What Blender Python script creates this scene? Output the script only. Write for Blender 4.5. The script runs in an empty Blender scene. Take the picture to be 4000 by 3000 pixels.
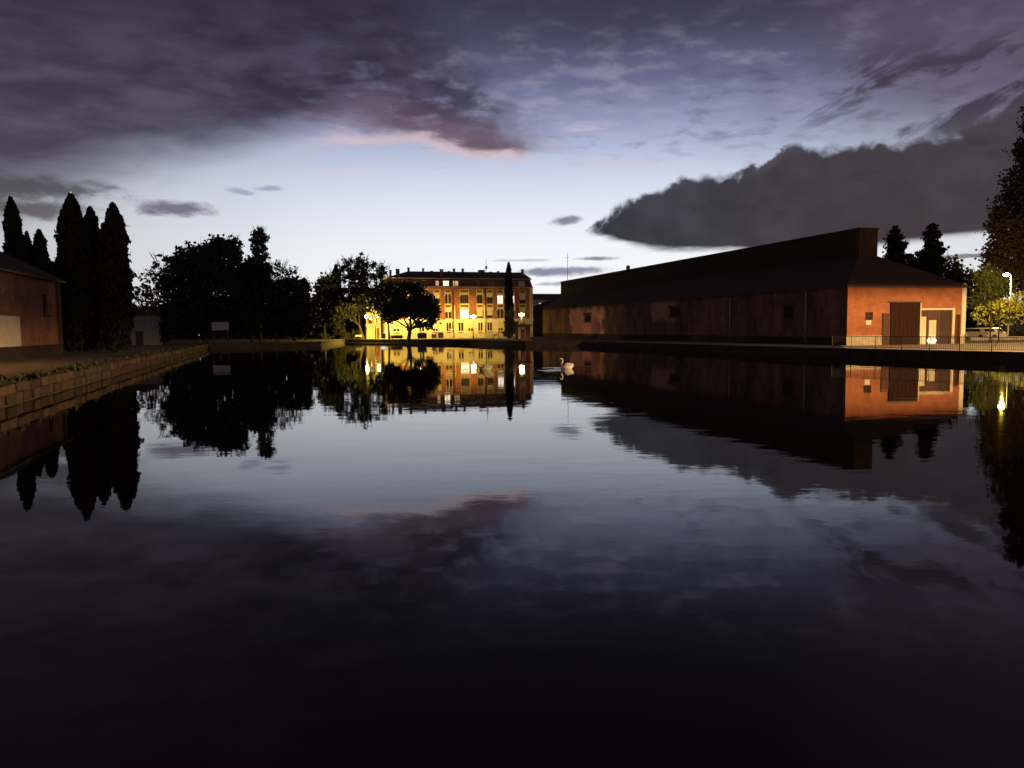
import bpy, math, random
import numpy as np
from mathutils import Vector, Matrix
from mathutils.geometry import tessellate_polygon

random.seed(7)
RNG = np.random.default_rng(11)
scene = bpy.context.scene
COL = scene.collection
R = math.radians


def lin(r, g, b):
    f = lambda v: (v / 255 / 12.92) if v / 255 <= 0.04045 else ((v / 255 + 0.055) / 1.055) ** 2.4
    return (f(r), f(g), f(b))


# ------------------------------------------------------------------ camera
EYE = 2.7
cam_data = bpy.data.cameras.new('camera')
cam = bpy.data.objects.new('camera', cam_data)
COL.objects.link(cam)
cam_data.sensor_width = 36
cam_data.lens = 27
cam_data.clip_start = 0.05
cam_data.clip_end = 8000
CAM_ROT = Matrix.Rotation(R(90 - 4.19), 3, 'X') @ Matrix.Rotation(R(-0.5), 3, 'Z')
cam.matrix_world = Matrix.Translation((0, 0, EYE)) @ CAM_ROT.to_4x4()
scene.camera = cam


def at(x, y, Y):
    """surveyed point: bearing read off the photograph, distance Y in metres"""
    d = CAM_ROT @ Vector(((x - 2000) / 3000, (1500 - y) / 3000, -1))
    return Vector((0, 0, EYE)) + d * (Y / d.y)


# ------------------------------------------------------------------ world: dusk sky with clouds
scene.view_settings.view_transform = 'Standard'
scene.view_settings.look = 'None'
scene.view_settings.exposure = 0
scene.view_settings.gamma = 1
scene.cycles.use_denoising = True
scene.cycles.max_bounces = 4
scene.cycles.diffuse_bounces = 2
scene.cycles.glossy_bounces = 3
scene.cycles.transparent_max_bounces = 6
scene.cycles.sample_clamp_indirect = 4
scene.cycles.caustics_reflective = False
scene.cycles.caustics_refractive = False

world = bpy.data.worlds.new('World')
scene.world = world
world.use_nodes = True
NT = world.node_tree
NT.nodes.clear()


class S:
    """a socket with arithmetic"""
    def __init__(self, s): self.s = s
    def __add__(self, o): return op('ADD', self, o)
    __radd__ = __add__
    def __sub__(self, o): return op('SUBTRACT', self, o)
    def __rsub__(self, o): return op('SUBTRACT', o, self)
    def __mul__(self, o): return op('MULTIPLY', self, o)
    __rmul__ = __mul__
    def __truediv__(self, o): return op('DIVIDE', self, o)


def plug(inp, v):
    if isinstance(v, S): NT.links.new(v.s, inp)
    elif isinstance(v, tuple) and len(v) == 3 and len(inp.default_value) == 4: inp.default_value = (*v, 1)
    else: inp.default_value = v


def op(kind, a, b=None, clamp=False):
    n = NT.nodes.new('ShaderNodeMath'); n.operation = kind; n.use_clamp = clamp
    plug(n.inputs[0], a)
    if b is not None: plug(n.inputs[1], b)
    return S(n.outputs[0])


def smooth(x, e0, e1):
    n = NT.nodes.new('ShaderNodeMapRange'); n.interpolation_type = 'SMOOTHSTEP'
    plug(n.inputs[0], x); plug(n.inputs[1], e0); plug(n.inputs[2], e1)
    return S(n.outputs[0])


def mixc(f, a, b):
    n = NT.nodes.new('ShaderNodeMix'); n.data_type = 'RGBA'; n.clamp_factor = True
    plug(n.inputs['Factor'], f); plug(n.inputs[6], a); plug(n.inputs[7], b)
    return S(n.outputs[2])


def scalec(col, f, o='MULTIPLY'):
    n = NT.nodes.new('ShaderNodeVectorMath'); n.operation = {'MULTIPLY': 'SCALE', 'MULTIPLY_V': 'MULTIPLY'}.get(o, o)
    plug(n.inputs[0], col)
    plug(n.inputs['Scale'], f) if o == 'MULTIPLY' else plug(n.inputs[1], f)
    return S(n.outputs[0])


def vec(x, y, z=0.0):
    n = NT.nodes.new('ShaderNodeCombineXYZ')
    for i, v in enumerate((x, y, z)): plug(n.inputs[i], v)
    return S(n.outputs[0])


def noise(v, scale, detail=4, rough=0.55, dist=0.0):
    n = NT.nodes.new('ShaderNodeTexNoise')
    plug(n.inputs['Vector'], v)
    n.inputs['Scale'].default_value = scale; n.inputs['Detail'].default_value = detail
    n.inputs['Roughness'].default_value = rough; n.inputs['Distortion'].default_value = dist
    return S(n.outputs['Fac']) - 0.5


def curve(x, pts, x0, x1, y0, y1):
    """smooth curve through pts, constant outside"""
    n = NT.nodes.new('ShaderNodeFloatCurve')
    cv = n.mapping.curves[0]
    P = sorted(((p[0] - x0) / (x1 - x0), (p[1] - y0) / (y1 - y0)) for p in pts)
    if P[0][0] > 0: P.insert(0, (0, P[0][1]))
    if P[-1][0] < 1: P.append((1, P[-1][1]))
    cv.points[0].location = P[0]; cv.points[1].location = P[-1]
    for p in P[1:-1]: cv.points.new(*p)
    n.mapping.update()
    plug(n.inputs['Value'], op('MULTIPLY', x - x0, 1 / (x1 - x0), clamp=True))
    return S(n.outputs[0]) * (y1 - y0) + y0


def ramp(x, stops, x0, x1):
    n = NT.nodes.new('ShaderNodeValToRGB')
    e = n.color_ramp.elements
    while len(e) < len(stops): e.new(0.5)
    for el, (p, c) in zip(e, stops):
        el.position = (p - x0) / (x1 - x0); el.color = (*lin(*c), 1)
    plug(n.inputs[0], op('MULTIPLY', x - x0, 1 / (x1 - x0), clamp=True))
    return S(n.outputs[0])


tc = NT.nodes.new('ShaderNodeTexCoord')
sep = NT.nodes.new('ShaderNodeSeparateXYZ')
NT.links.new(tc.outputs['Generated'], sep.inputs[0])
dx, dy, dz = (S(sep.outputs[i]) for i in range(3))
az = op('ARCTAN2', dx, dy) * (180 / math.pi)          # degrees right of straight ahead
el = op('ARCSINE', dz) * (180 / math.pi)              # degrees above the horizon
elp = op('MAXIMUM', el, 0.0)
sky2 = vec(az * 0.1, el * 0.22)                        # coordinates for streaky cloud noise
sky1 = vec(az * 0.1, el * 0.1)
plane = vec(dx / (op('MAXIMUM', dz, 0.0) + 0.06), dy / (op('MAXIMUM', dz, 0.0) + 0.06))   # flat cloud deck overhead

# clear dusk sky, brightest over the place where the sun has gone down
base = ramp(elp, [(0, (247, 245, 242)), (3, (246, 247, 250)), (6, (237, 241, 248)), (8.5, (223, 229, 241)), (10.5, (207, 215, 233)),
                  (12.5, (180, 190, 216)), (14.5, (146, 153, 186)), (17, (106, 109, 142)), (20, (74, 74, 100)), (24, (43, 41, 56)),
                  (32, (25, 23, 30)), (45, (19, 17, 22))], 0, 45)
glow = curve(az, [(-180, 0.22), (-110, 0.25), (-70, 0.36), (-35, 0.62), (-20, 0.86), (-4, 1.03), (10, 1.03), (22, 0.94),
                  (35, 0.78), (70, 0.38), (110, 0.25), (180, 0.22)], -180, 180, 0, 1.2)
nish = NT.nodes.new('ShaderNodeTexSky')
nish.sky_type = 'NISHITA'; nish.sun_disc = False
nish.sun_elevation = R(-4); nish.sun_rotation = R(-2)
base = scalec(scalec(base, glow), scalec(S(nish.outputs[0]), 0.02), 'ADD')
# the town's own lamp glow tints the sky away from the sunset
behind = smooth(op('ABSOLUTE', az), 45.0, 130.0)
base = scalec(base, mixc(behind, (1.0, 1.0, 1.0), (1.75, 1.18, 0.95)), 'MULTIPLY_V')

# light and dark flecks of the high broken deck
fleck = noise(plane, 7.5, 3, 0.55, 0.15)
patch = noise(plane, 0.55, 3, 0.5)
deckmask = smooth(el, 10.5, 15.0) * smooth(az, -16.0, -2.0) * op('SUBTRACT', 1.0, smooth(az, 60.0, 100.0)) * op('SUBTRACT', 1.0, smooth(el, 17.0, 24.0))
lightf = smooth(fleck + patch * 0.6, -0.02, 0.26) * deckmask
darkf = smooth(fleck * -1.0 + patch * -0.9, 0.02, 0.30) * deckmask
sky = mixc(lightf * 0.34, base, lin(182, 174, 194))
sky = mixc(darkf * 0.62, sky, lin(76, 76, 100))
# mauve veil in the upper right, and everywhere high up
veil = smooth(az + noise(sky1, 1.3, 3) * 18.0, 12.0, 34.0) * smooth(el, 9.0, 15.0)
sky = mixc(veil * 0.8, sky, lin(92, 78, 98))
top = smooth(el + noise(sky2, 1.2, 4) * 8.0, 16.5, 24.0)
sky = mixc(top * 0.55, sky, lin(58, 52, 74))
# pale pink wisps under the dark sheet
wisp = noise(vec(az * 0.035, el * 0.30 + az * 0.012), 3.2, 5, 0.6, 0.4)
wmask = smooth(el, 9.0, 11.0) * op('SUBTRACT', 1.0, smooth(el, 13.5, 16.0)) * smooth(az, -20.0, -8.0) * op('SUBTRACT', 1.0, smooth(az, 6.0, 16.0))
sky = mixc(smooth(wisp, 0.02, 0.20) * wmask * 0.5, sky, lin(214, 200, 216))

# the long dark sheet over the left half
lowL = curve(az, [(-45, 2.5), (-33.3, 4.6), (-29, 6.4), (-24.5, 8.6), (-19.7, 10.5), (-14.5, 12.3), (-9.1, 13.4), (-5.4, 12.9), (-0.2, 11.9), (3, 12.2), (45, 14)], -45, 45, 0, 20)
wid = curve(az, [(-45, 6.5), (-30, 6.0), (-20, 4.4), (-12, 2.4), (-5, 1.0), (0, 0.8), (45, 1)], -45, 45, 0, 10)
streak = noise(vec(az * 0.06 + el * 0.05, el * 0.2 - az * 0.03), 2.6, 5, 0.6, 0.5)
over = el - lowL + streak * 2.4
sheet = smooth(over / wid, 0.0, 1.0)
right_edge = el * -1.05 + 14.6 + noise(sky1, 3.0, 5, 0.6) * 7.0
sheet = sheet * op('SUBTRACT', 1.0, smooth(az - right_edge, -2.5, 4.5)) * smooth(az, -100.0, -60.0)
sheet = sheet * (1.0 - smooth(fleck + patch * 0.5, -0.02, 0.20) * smooth(az, -22.0, -8.0) * smooth(el, 13.0, 16.0) * 0.42)
shade = noise(vec(az * 0.07 + el * 0.06, el * 0.24 - az * 0.02), 2.0, 6, 0.6, 0.3)
sheetcol = mixc(smooth(shade, -0.16, 0.20), lin(46, 38, 53), lin(88, 78, 100))
sheetcol = mixc(smooth(el, 15.0, 22.0) * 0.75, sheetcol, lin(49, 46, 63))
sheetcol = mixc(smooth(az * -1.0, 14.0, 30.0) * 0.35, sheetcol, lin(70, 62, 72))
rim = op('SUBTRACT', 1.0, smooth(op('ABSOLUTE', over - 0.25), 0.0, 0.75)) * smooth(az, -17.0, -9.0) * op('SUBTRACT', 1.0, smooth(az, -0.5, 3.0))
pinkz = smooth(az, -22.0, -9.0) * op('SUBTRACT', 1.0, smooth(over, 0.6, 3.8)) * 0.55
sheetcol = mixc(pinkz, sheetcol, lin(128, 98, 116))
sky = mixc(sheet * 0.93, sky, sheetcol)
sky = mixc(rim * 0.55, sky, lin(226, 192, 190))

# the dark bank of cumulus on the right
puff = noise(sky1, 4.6, 7, 0.62, 0.35)
lobe = op('ABSOLUTE', noise(sky1, 4.2, 1, 0.5, 0.3))
puff2 = noise(sky1, 1.8, 2, 0.5)
topB = curve(az, [(4.4, 7.0), (5.7, 7.7), (7.6, 8.8), (9.6, 9.6), (11.9, 10.3), (14.3, 10.8), (16.6, 11.2), (17.9, 11.0), (18.9, 11.8), (20, 12.2), (22.3, 12.1), (24, 12.2), (27.7, 12.2), (30.6, 12.6), (33.2, 13.2), (45, 14.5)], 0, 45, 0, 20)
botB = curve(az, [(4.4, 7.3), (5.7, 6.6), (7.7, 6.0), (10.2, 5.5), (14.3, 5.15), (20, 5.0), (24.9, 5.15), (28.5, 5.4), (31.6, 5.35), (45, 5.2)], 0, 45, 0, 20)
dT = topB - el + puff * 2.3 + puff2 * 1.6 + lobe * 1.7 - 0.15
softb = smooth(noise(sky1, 2.2, 2), -0.2, 0.2) * 0.9 + 0.15
dB = el - botB + noise(vec(az * 0.05, el * 0.25), 4.0, 4) * 1.1
bank = smooth(dT, -0.08, softb) * smooth(dB, -0.1, 0.55) * smooth(az + puff * 6.0 + (el - 7.2) * 0.4, 4.0, 6.6) * op('SUBTRACT', 1.0, smooth(az, 70.0, 120.0))
bankcol = mixc(smooth(az, 8.0, 30.0), lin(58, 58, 67), lin(69, 60, 64))
bankcol = mixc(smooth(puff2 + puff * 0.5, -0.12, 0.22) * 0.55, bankcol, lin(76, 74, 84))
bankcol = mixc(smooth(noise(sky2, 3.0, 5, 0.6), 0.0, 0.25) * 0.5, bankcol, lin(52, 48, 55))
bankcol = mixc((1.0 - smooth(dT, 0.0, 1.0)) * 0.35, bankcol, lin(96, 94, 108))
# ragged arms drifting off the bank
arm = noise(vec(az * 0.055 + 3.0, el * 0.17 - az * 0.05), 2.6, 5, 0.6, 0.4)
armm = smooth(arm + (az - 30.0) * 0.004, -0.02, 0.10) * smooth(az, 18.0, 25.0) * smooth(el, 11.0, 12.5) * op('SUBTRACT', 1.0, smooth(el, 15.5, 19.0)) * op('SUBTRACT', 1.0, smooth(az, 60.0, 90.0))
sky = mixc(armm * 0.85, sky, lin(60, 51, 62))
sky = mixc(bank, sky, bankcol)


# small loose clouds: bearing, elevation, half width, half height (degrees), colour, strength
RAG = noise(sky2, 7.0, 4, 0.6) * 1.5


def small(a0, e0, w, h, col, k, tilt=0.0):
    global sky
    u = (az - a0) / w
    v = (el - e0 - (az - a0) * tilt) / h
    r = op('SQRT', u * u + v * v) + RAG
    sky = mixc(op('SUBTRACT', 1.0, smooth(r, 0.35, 1.15)) * k, sky, lin(*col))


small(-23.5, 8.15, 2.9, 0.62, (112, 104, 124), 0.92, 0.02)
small(-19.0, 9.5, 1.1, 0.25, (140, 152, 184), 0.7, -0.12)
small(-17.2, 9.8, 1.2, 0.22, (140, 152, 184), 0.7, 0.05)
small(4.1, 7.8, 1.3, 0.42, (120, 122, 140), 0.9, 0.12)
small(-32.0, 8.9, 6.0, 0.8, (78, 74, 82), 0.85, 0.04)
small(-31.5, 7.6, 4.5, 0.65, (84, 80, 84), 0.85, -0.02)
small(-26.8, 6.9, 0.8, 0.13, (120, 128, 150), 0.8)
small(6.3, 5.0, 1.8, 0.18, (118, 112, 122), 0.85)
small(3.4, 4.1, 4.0, 0.40, (128, 128, 150), 0.9, 0.02)
small(4.5, 3.2, 3.0, 0.22, (150, 146, 166), 0.8)
small(0.8, 4.95, 2.5, 0.12, (190, 186, 196), 0.7)
small(30.5, 4.3, 5.0, 0.16, (96, 88, 92), 0.8)
# the evening star
sd = (Vector((math.sin(R(-29.39)) * math.cos(R(8.82)), math.cos(R(-29.39)) * math.cos(R(8.82)), math.sin(R(8.82)))))
sdot = dx * sd.x + dy * sd.y + dz * sd.z
star = op('GREATER_THAN', sdot, math.cos(0.0007))
sky = mixc(star * 0.8, sky, (1.0, 0.98, 0.95))

bg = NT.nodes.new('ShaderNodeBackground')
bg.inputs['Strength'].default_value = 1.0
NT.links.new(sky.s, bg.inputs['Color'])
wo = NT.nodes.new('ShaderNodeOutputWorld')
NT.links.new(bg.outputs[0], wo.inputs[0])
world.cycles.sampling_method = 'NONE'


# ------------------------------------------------------------------ materials
def mat(name, col, rough=0.85, var=0.25, scale=3.0, bump=0.0, stretch=(1, 1, 1), metallic=0.0, emit=None, spec=0.3, alt=None, coord='Object'):
    """plain procedural surface: base colour broken up by noise, optional fine relief"""
    m = bpy.data.materials.new(name); m.use_nodes = True
    t = m.node_tree; b = t.nodes['Principled BSDF']
    b.inputs['Roughness'].default_value = rough; b.inputs['Metallic'].default_value = metallic
    b.inputs['Specular IOR Level'].default_value = spec
    tcn = t.nodes.new('ShaderNodeTexCoord'); mp = t.nodes.new('ShaderNodeMapping'); nz = t.nodes.new('ShaderNodeTexNoise')
    mp.inputs['Scale'].default_value = stretch
    t.links.new(tcn.outputs[coord], mp.inputs[0]); t.links.new(mp.outputs[0], nz.inputs['Vector'])
    nz.inputs['Scale'].default_value = scale; nz.inputs['Detail'].default_value = 6; nz.inputs['Roughness'].default_value = 0.65
    rp = t.nodes.new('ShaderNodeValToRGB')
    lo = tuple(c * (1 - var) for c in col); hi = alt or tuple(min(1, c * (1 + var)) for c in col)
    rp.color_ramp.elements[0].position = 0.3; rp.color_ramp.elements[0].color = (*lo, 1)
    rp.color_ramp.elements[1].position = 0.7; rp.color_ramp.elements[1].color = (*hi, 1)
    t.links.new(nz.outputs['Fac'], rp.inputs[0]); t.links.new(rp.outputs[0], b.inputs['Base Color'])
    if bump:
        bp = t.nodes.new('ShaderNodeBump'); bp.inputs['Strength'].default_value = 0.6; bp.inputs['Distance'].default_value = bump
        t.links.new(nz.outputs['Fac'], bp.inputs['Height']); t.links.new(bp.outputs[0], b.inputs['Normal'])
    if emit:
        b.inputs['Emission Color'].default_value = (*emit[:3], 1); b.inputs['Emission Strength'].default_value = emit[3]
        m.cycles.emission_sampling = 'NONE'
    return m


def brick(name, c1, c2, mortar, bw=0.5, bh=0.14, rough=0.9, bias=0.0):
    """brickwork too fine to tell apart at this distance: courses in the material"""
    m = bpy.data.materials.new(name); m.use_nodes = True
    t = m.node_tree; b = t.nodes['Principled BSDF']; b.inputs['Roughness'].default_value = rough
    b.inputs['Specular IOR Level'].default_value = 0.15
    tcn = t.nodes.new('ShaderNodeTexCoord'); sp = t.nodes.new('ShaderNodeSeparateXYZ'); cb = t.nodes.new('ShaderNodeCombineXYZ')
    ad = t.nodes.new('ShaderNodeMath'); ad.operation = 'ADD'
    t.links.new(tcn.outputs['Object'], sp.inputs[0]); t.links.new(sp.outputs[0], ad.inputs[0]); t.links.new(sp.outputs[1], ad.inputs[1])
    t.links.new(ad.outputs[0], cb.inputs[0]); t.links.new(sp.outputs[2], cb.inputs[1])
    bk = t.nodes.new('ShaderNodeTexBrick')
    bk.inputs['Color1'].default_value = (*c1, 1); bk.inputs['Color2'].default_value = (*c2, 1); bk.inputs['Mortar'].default_value = (*mortar, 1)
    bk.inputs['Scale'].default_value = 1; bk.inputs['Brick Width'].default_value = bw; bk.inputs['Row Height'].default_value = bh
    bk.inputs['Mortar Size'].default_value = 0.012; bk.inputs['Bias'].default_value = bias
    t.links.new(cb.outputs[0], bk.inputs['Vector'])
    nz = t.nodes.new('ShaderNodeTexNoise'); nz.inputs['Scale'].default_value = 0.7; nz.inputs['Detail'].default_value = 7; nz.inputs['Roughness'].default_value = 0.7
    t.links.new(tcn.outputs['Object'], nz.inputs['Vector'])
    rp = t.nodes.new('ShaderNodeValToRGB'); rp.color_ramp.elements[0].position = 0.32; rp.color_ramp.elements[0].color = (0.6, 0.56, 0.53, 1)
    rp.color_ramp.elements[1].position = 0.68; rp.color_ramp.elements[1].color = (1.1, 1.08, 1.05, 1)
    t.links.new(nz.outputs['Fac'], rp.inputs[0])
    mx = t.nodes.new('ShaderNodeMix'); mx.data_type = 'RGBA'; mx.blend_type = 'MULTIPLY'; mx.inputs['Factor'].default_value = 1
    t.links.new(bk.outputs['Color'], mx.inputs[6]); t.links.new(rp.outputs[0], mx.inputs[7])
    t.links.new(mx.outputs[2], b.inputs['Base Color'])
    bp = t.nodes.new('ShaderNodeBump'); bp.inputs['Distance'].default_value = 0.015
    t.links.new(bk.outputs['Fac'], bp.inputs['Height']); bp.invert = True; t.links.new(bp.outputs[0], b.inputs['Normal'])
    return m


M = {}
M['ground'] = mat('ground', (0.055, 0.046, 0.034), 0.95, 0.4, 0.35)
M['grass'] = mat('grass', (0.04, 0.05, 0.022), 0.95, 0.4, 1.2)
M['paving'] = mat('paving', (0.34, 0.31, 0.26), 0.85, 0.22, 0.8)
M['terrace_paving'] = mat('terrace_paving', (0.60, 0.50, 0.38), 0.85, 0.25, 0.6)
M['asphalt'] = mat('asphalt', (0.10, 0.095, 0.09), 0.8, 0.3, 1.5)
M['stone'] = mat('stone', (0.058, 0.037, 0.028), 0.9, 0.35, 2.2, 0.03)
M['stone_b'] = mat('stone_b', (0.038, 0.025, 0.020), 0.9, 0.4, 2.0, 0.03)
M['stone_c'] = mat('stone_c', (0.085, 0.054, 0.042), 0.9, 0.35, 2.6, 0.03)
M['darkstone'] = mat('darkstone', (0.055, 0.046, 0.04), 0.92, 0.4, 1.4, 0.02)
M['red_brick'] = brick('red_brick', (0.42, 0.165, 0.09), (0.34, 0.13, 0.07), (0.38, 0.26, 0.19))
M['warehouse_brick'] = brick('warehouse_brick', (0.42, 0.165, 0.09), (0.38, 0.145, 0.08), (0.40, 0.19, 0.12), 0.6, 0.2)
M['old_brick'] = brick('old_brick', (0.20, 0.12, 0.10), (0.16, 0.10, 0.085), (0.19, 0.14, 0.12), 0.6, 0.2)
M['left_brick'] = brick('left_brick', (0.36, 0.19, 0.12), (0.28, 0.15, 0.10), (0.34, 0.24, 0.18), 0.6, 0.2)
M['roof_tile'] = mat('roof_tile', (0.062, 0.046, 0.040), 0.95, 0.35, 1.6, 0.04, (1, 6, 1), spec=0.05)
M['weathered_board'] = mat('weathered_board', (0.050, 0.037, 0.032), 0.95, 0.3, 1.2, 0.02, (1, 8, 1), spec=0.05)
M['slate'] = mat('slate', (0.05, 0.04, 0.038), 0.85, 0.3, 1.5, 0.02)
M['cream'] = mat('cream', (0.66, 0.58, 0.42), 0.85, 0.16, 0.9)
M['pale_trim'] = mat('pale_trim', (0.66, 0.60, 0.48), 0.8, 0.12, 2.0)
M['plinth'] = mat('plinth', (0.46, 0.40, 0.30), 0.9, 0.25, 1.6, 0.02)
M['blind'] = mat('blind', (0.62, 0.55, 0.38), 0.7, 0.1, 6.0, 0.0, (1, 1, 12))
M['dark_red'] = mat('dark_red', (0.20, 0.05, 0.03), 0.6, 0.25, 3.0)
M['dark_wood'] = mat('dark_wood', (0.085, 0.042, 0.030), 0.7, 0.3, 2.0, 0.0, (6, 6, 0.6))
M['door_metal'] = mat('door_metal', (0.034, 0.017, 0.014), 0.9, 0.15, 1.2, 0.0, (5, 5, 0.4), spec=0.0)
M['grey_leaf'] = mat('grey_leaf', (0.065, 0.046, 0.040), 0.8, 0.15, 2.0, spec=0.0)
M['glass'] = mat('glass', (0.03, 0.025, 0.022), 0.08, 0.3, 1.0, spec=0.5)
M['lit_window'] = mat('lit_window', (0.8, 0.75, 0.6), 0.5, 0.1, 2.0, emit=(1.0, 0.88, 0.58, 1.8))
M['lit_window_dim'] = mat('lit_window_dim', (0.8, 0.7, 0.5), 0.5, 0.1, 2.0, emit=(1.0, 0.62, 0.28, 0.5))
M['lit_window_white'] = mat('lit_window_white', (0.8, 0.8, 0.75), 0.5, 0.1, 2.0, emit=(1.0, 0.95, 0.85, 1.0))
M['metal'] = mat('metal', (0.10, 0.095, 0.09), 0.5, 0.2, 4.0, metallic=0.4)
M['galvanised'] = mat('galvanised', (0.42, 0.42, 0.40), 0.5, 0.15, 4.0, metallic=0.3)
M['white_metal'] = mat('white_metal', (0.72, 0.70, 0.66), 0.5, 0.1, 3.0)
M['dark_box'] = mat('dark_box', (0.055, 0.055, 0.058), 0.55, 0.25, 2.0)
M['sodium'] = mat('sodium', (0.9, 0.8, 0.6), 0.5, 0.02, 2.0, emit=(1.0, 0.84, 0.45, 60))
M['globe'] = mat('globe', (0.9, 0.85, 0.7), 0.5, 0.02, 2.0, emit=(1.0, 0.80, 0.40, 22))
M['floor_light'] = mat('floor_light', (0.9, 0.9, 0.9), 0.5, 0.02, 2.0, emit=(1.0, 0.93, 0.82, 8))
M['path_light'] = mat('path_light', (0.9, 0.9, 0.9), 0.5, 0.02, 2.0, emit=(0.9, 0.85, 0.75, 0.9))
M['bark'] = mat('bark', (0.075, 0.055, 0.042), 0.95, 0.35, 3.0, 0.02, (4, 4, 0.8))
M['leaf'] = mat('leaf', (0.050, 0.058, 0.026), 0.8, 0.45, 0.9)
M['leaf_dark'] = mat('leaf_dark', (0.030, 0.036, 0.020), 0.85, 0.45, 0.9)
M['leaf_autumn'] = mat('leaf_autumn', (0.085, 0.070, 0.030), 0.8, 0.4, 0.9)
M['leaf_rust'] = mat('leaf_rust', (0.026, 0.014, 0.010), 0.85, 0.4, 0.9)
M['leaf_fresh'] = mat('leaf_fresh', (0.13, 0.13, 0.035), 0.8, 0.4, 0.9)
M['needle'] = mat('needle', (0.018, 0.022, 0.013), 0.9, 0.4, 1.2)
M['feather'] = mat('feather', (0.86, 0.83, 0.78), 0.7, 0.06, 8.0)
M['feather_grey'] = mat('feather_grey', (0.46, 0.42, 0.37), 0.75, 0.2, 8.0)
M['feather_brown'] = mat('feather_brown', (0.16, 0.12, 0.09), 0.75, 0.2, 8.0)
M['beak'] = mat('beak', (0.55, 0.16, 0.04), 0.5, 0.1, 8.0)
M['beak_black'] = mat('beak_black', (0.02, 0.02, 0.02), 0.5, 0.1, 8.0)
M['car_pale'] = mat('car_pale', (0.42, 0.38, 0.32), 0.35, 0.05, 2.0, spec=0.5)
M['car_white'] = mat('car_white', (0.75, 0.74, 0.72), 0.35, 0.05, 2.0, spec=0.5)
M['rubber'] = mat('rubber', (0.02, 0.02, 0.02), 0.8, 0.2, 3.0)
M['tail_red'] = mat('tail_red', (0.35, 0.02, 0.015), 0.4, 0.1, 3.0)
M['board_white'] = mat('board_white', (0.62, 0.60, 0.55), 0.6, 0.15, 1.5)
M['grey_render'] = mat('grey_render', (0.30, 0.27, 0.265), 0.9, 0.25, 1.0)


# warehouse long wall: old brick, a pool of lamplight painted in pinkish and a second fainter one
def painted_lamplight_wall():
    m = brick('warehouse_long_wall', (0.25, 0.17, 0.15), (0.20, 0.138, 0.125), (0.23, 0.175, 0.155), 0.6, 0.2)
    t = m.node_tree; b = t.nodes['Principled BSDF']
    src = b.inputs['Base Color'].links[0].from_socket
    tcn = t.nodes.new('ShaderNodeTexCoord'); sp = t.nodes.new('ShaderNodeSeparateXYZ'); t.links.new(tcn.outputs['Object'], sp.inputs[0])
    nz = t.nodes.new('ShaderNodeTexNoise'); nz.inputs['Scale'].default_value = 0.5; nz.inputs['Detail'].default_value = 5
    t.links.new(tcn.outputs['Object'], nz.inputs['Vector'])

    def mth(o, a, c):
        q = t.nodes.new('ShaderNodeMath'); q.operation = o
        for i, v in enumerate((a, c)):
            if isinstance(v, (int, float)): q.inputs[i].default_value = v
            else: t.links.new(v, q.inputs[i])
        return q.outputs[0]

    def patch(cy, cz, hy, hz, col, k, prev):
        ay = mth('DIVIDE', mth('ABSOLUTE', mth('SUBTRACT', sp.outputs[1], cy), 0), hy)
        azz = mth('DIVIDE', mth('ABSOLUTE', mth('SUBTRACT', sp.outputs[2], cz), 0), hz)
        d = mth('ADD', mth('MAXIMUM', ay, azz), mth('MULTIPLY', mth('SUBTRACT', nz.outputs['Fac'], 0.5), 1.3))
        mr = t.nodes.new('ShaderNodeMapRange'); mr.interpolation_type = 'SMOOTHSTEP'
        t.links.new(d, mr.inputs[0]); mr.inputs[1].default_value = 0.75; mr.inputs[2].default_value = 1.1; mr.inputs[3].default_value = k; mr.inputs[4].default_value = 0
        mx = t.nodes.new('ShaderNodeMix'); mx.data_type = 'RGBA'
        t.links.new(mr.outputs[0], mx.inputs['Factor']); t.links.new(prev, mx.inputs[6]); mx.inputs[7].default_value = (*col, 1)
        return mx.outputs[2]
    # weather streaks and blotches running down the old brick
    mpn = t.nodes.new('ShaderNodeMapping'); mpn.inputs['Scale'].default_value = (1, 0.55, 0.16); t.links.new(tcn.outputs['Object'], mpn.inputs[0])
    n2 = t.nodes.new('ShaderNodeTexNoise'); n2.inputs['Scale'].default_value = 0.8; n2.inputs['Detail'].default_value = 8; n2.inputs['Roughness'].default_value = 0.7
    t.links.new(mpn.outputs[0], n2.inputs['Vector'])
    r2 = t.nodes.new('ShaderNodeValToRGB'); r2.color_ramp.elements[0].position = 0.36; r2.color_ramp.elements[0].color = (0.38, 0.36, 0.36, 1)
    r2.color_ramp.elements[1].position = 0.66; r2.color_ramp.elements[1].color = (1.25, 1.2, 1.15, 1); t.links.new(n2.outputs['Fac'], r2.inputs[0])
    m2 = t.nodes.new('ShaderNodeMix'); m2.data_type = 'RGBA'; m2.blend_type = 'MULTIPLY'; m2.inputs['Factor'].default_value = 1
    t.links.new(src, m2.inputs[6]); t.links.new(r2.outputs[0], m2.inputs[7]); src = m2.outputs[2]
    c = patch(69.0, 3.4, 8.5, 2.9, (0.85, 0.42, 0.33), 0.95, src)  # lamplight falling on the brick, put into the base colour
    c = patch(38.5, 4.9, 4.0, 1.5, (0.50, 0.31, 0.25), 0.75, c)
    t.links.new(c, b.inputs['Base Color'])
    return m


M['warehouse_long_wall'] = painted_lamplight_wall()


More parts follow.
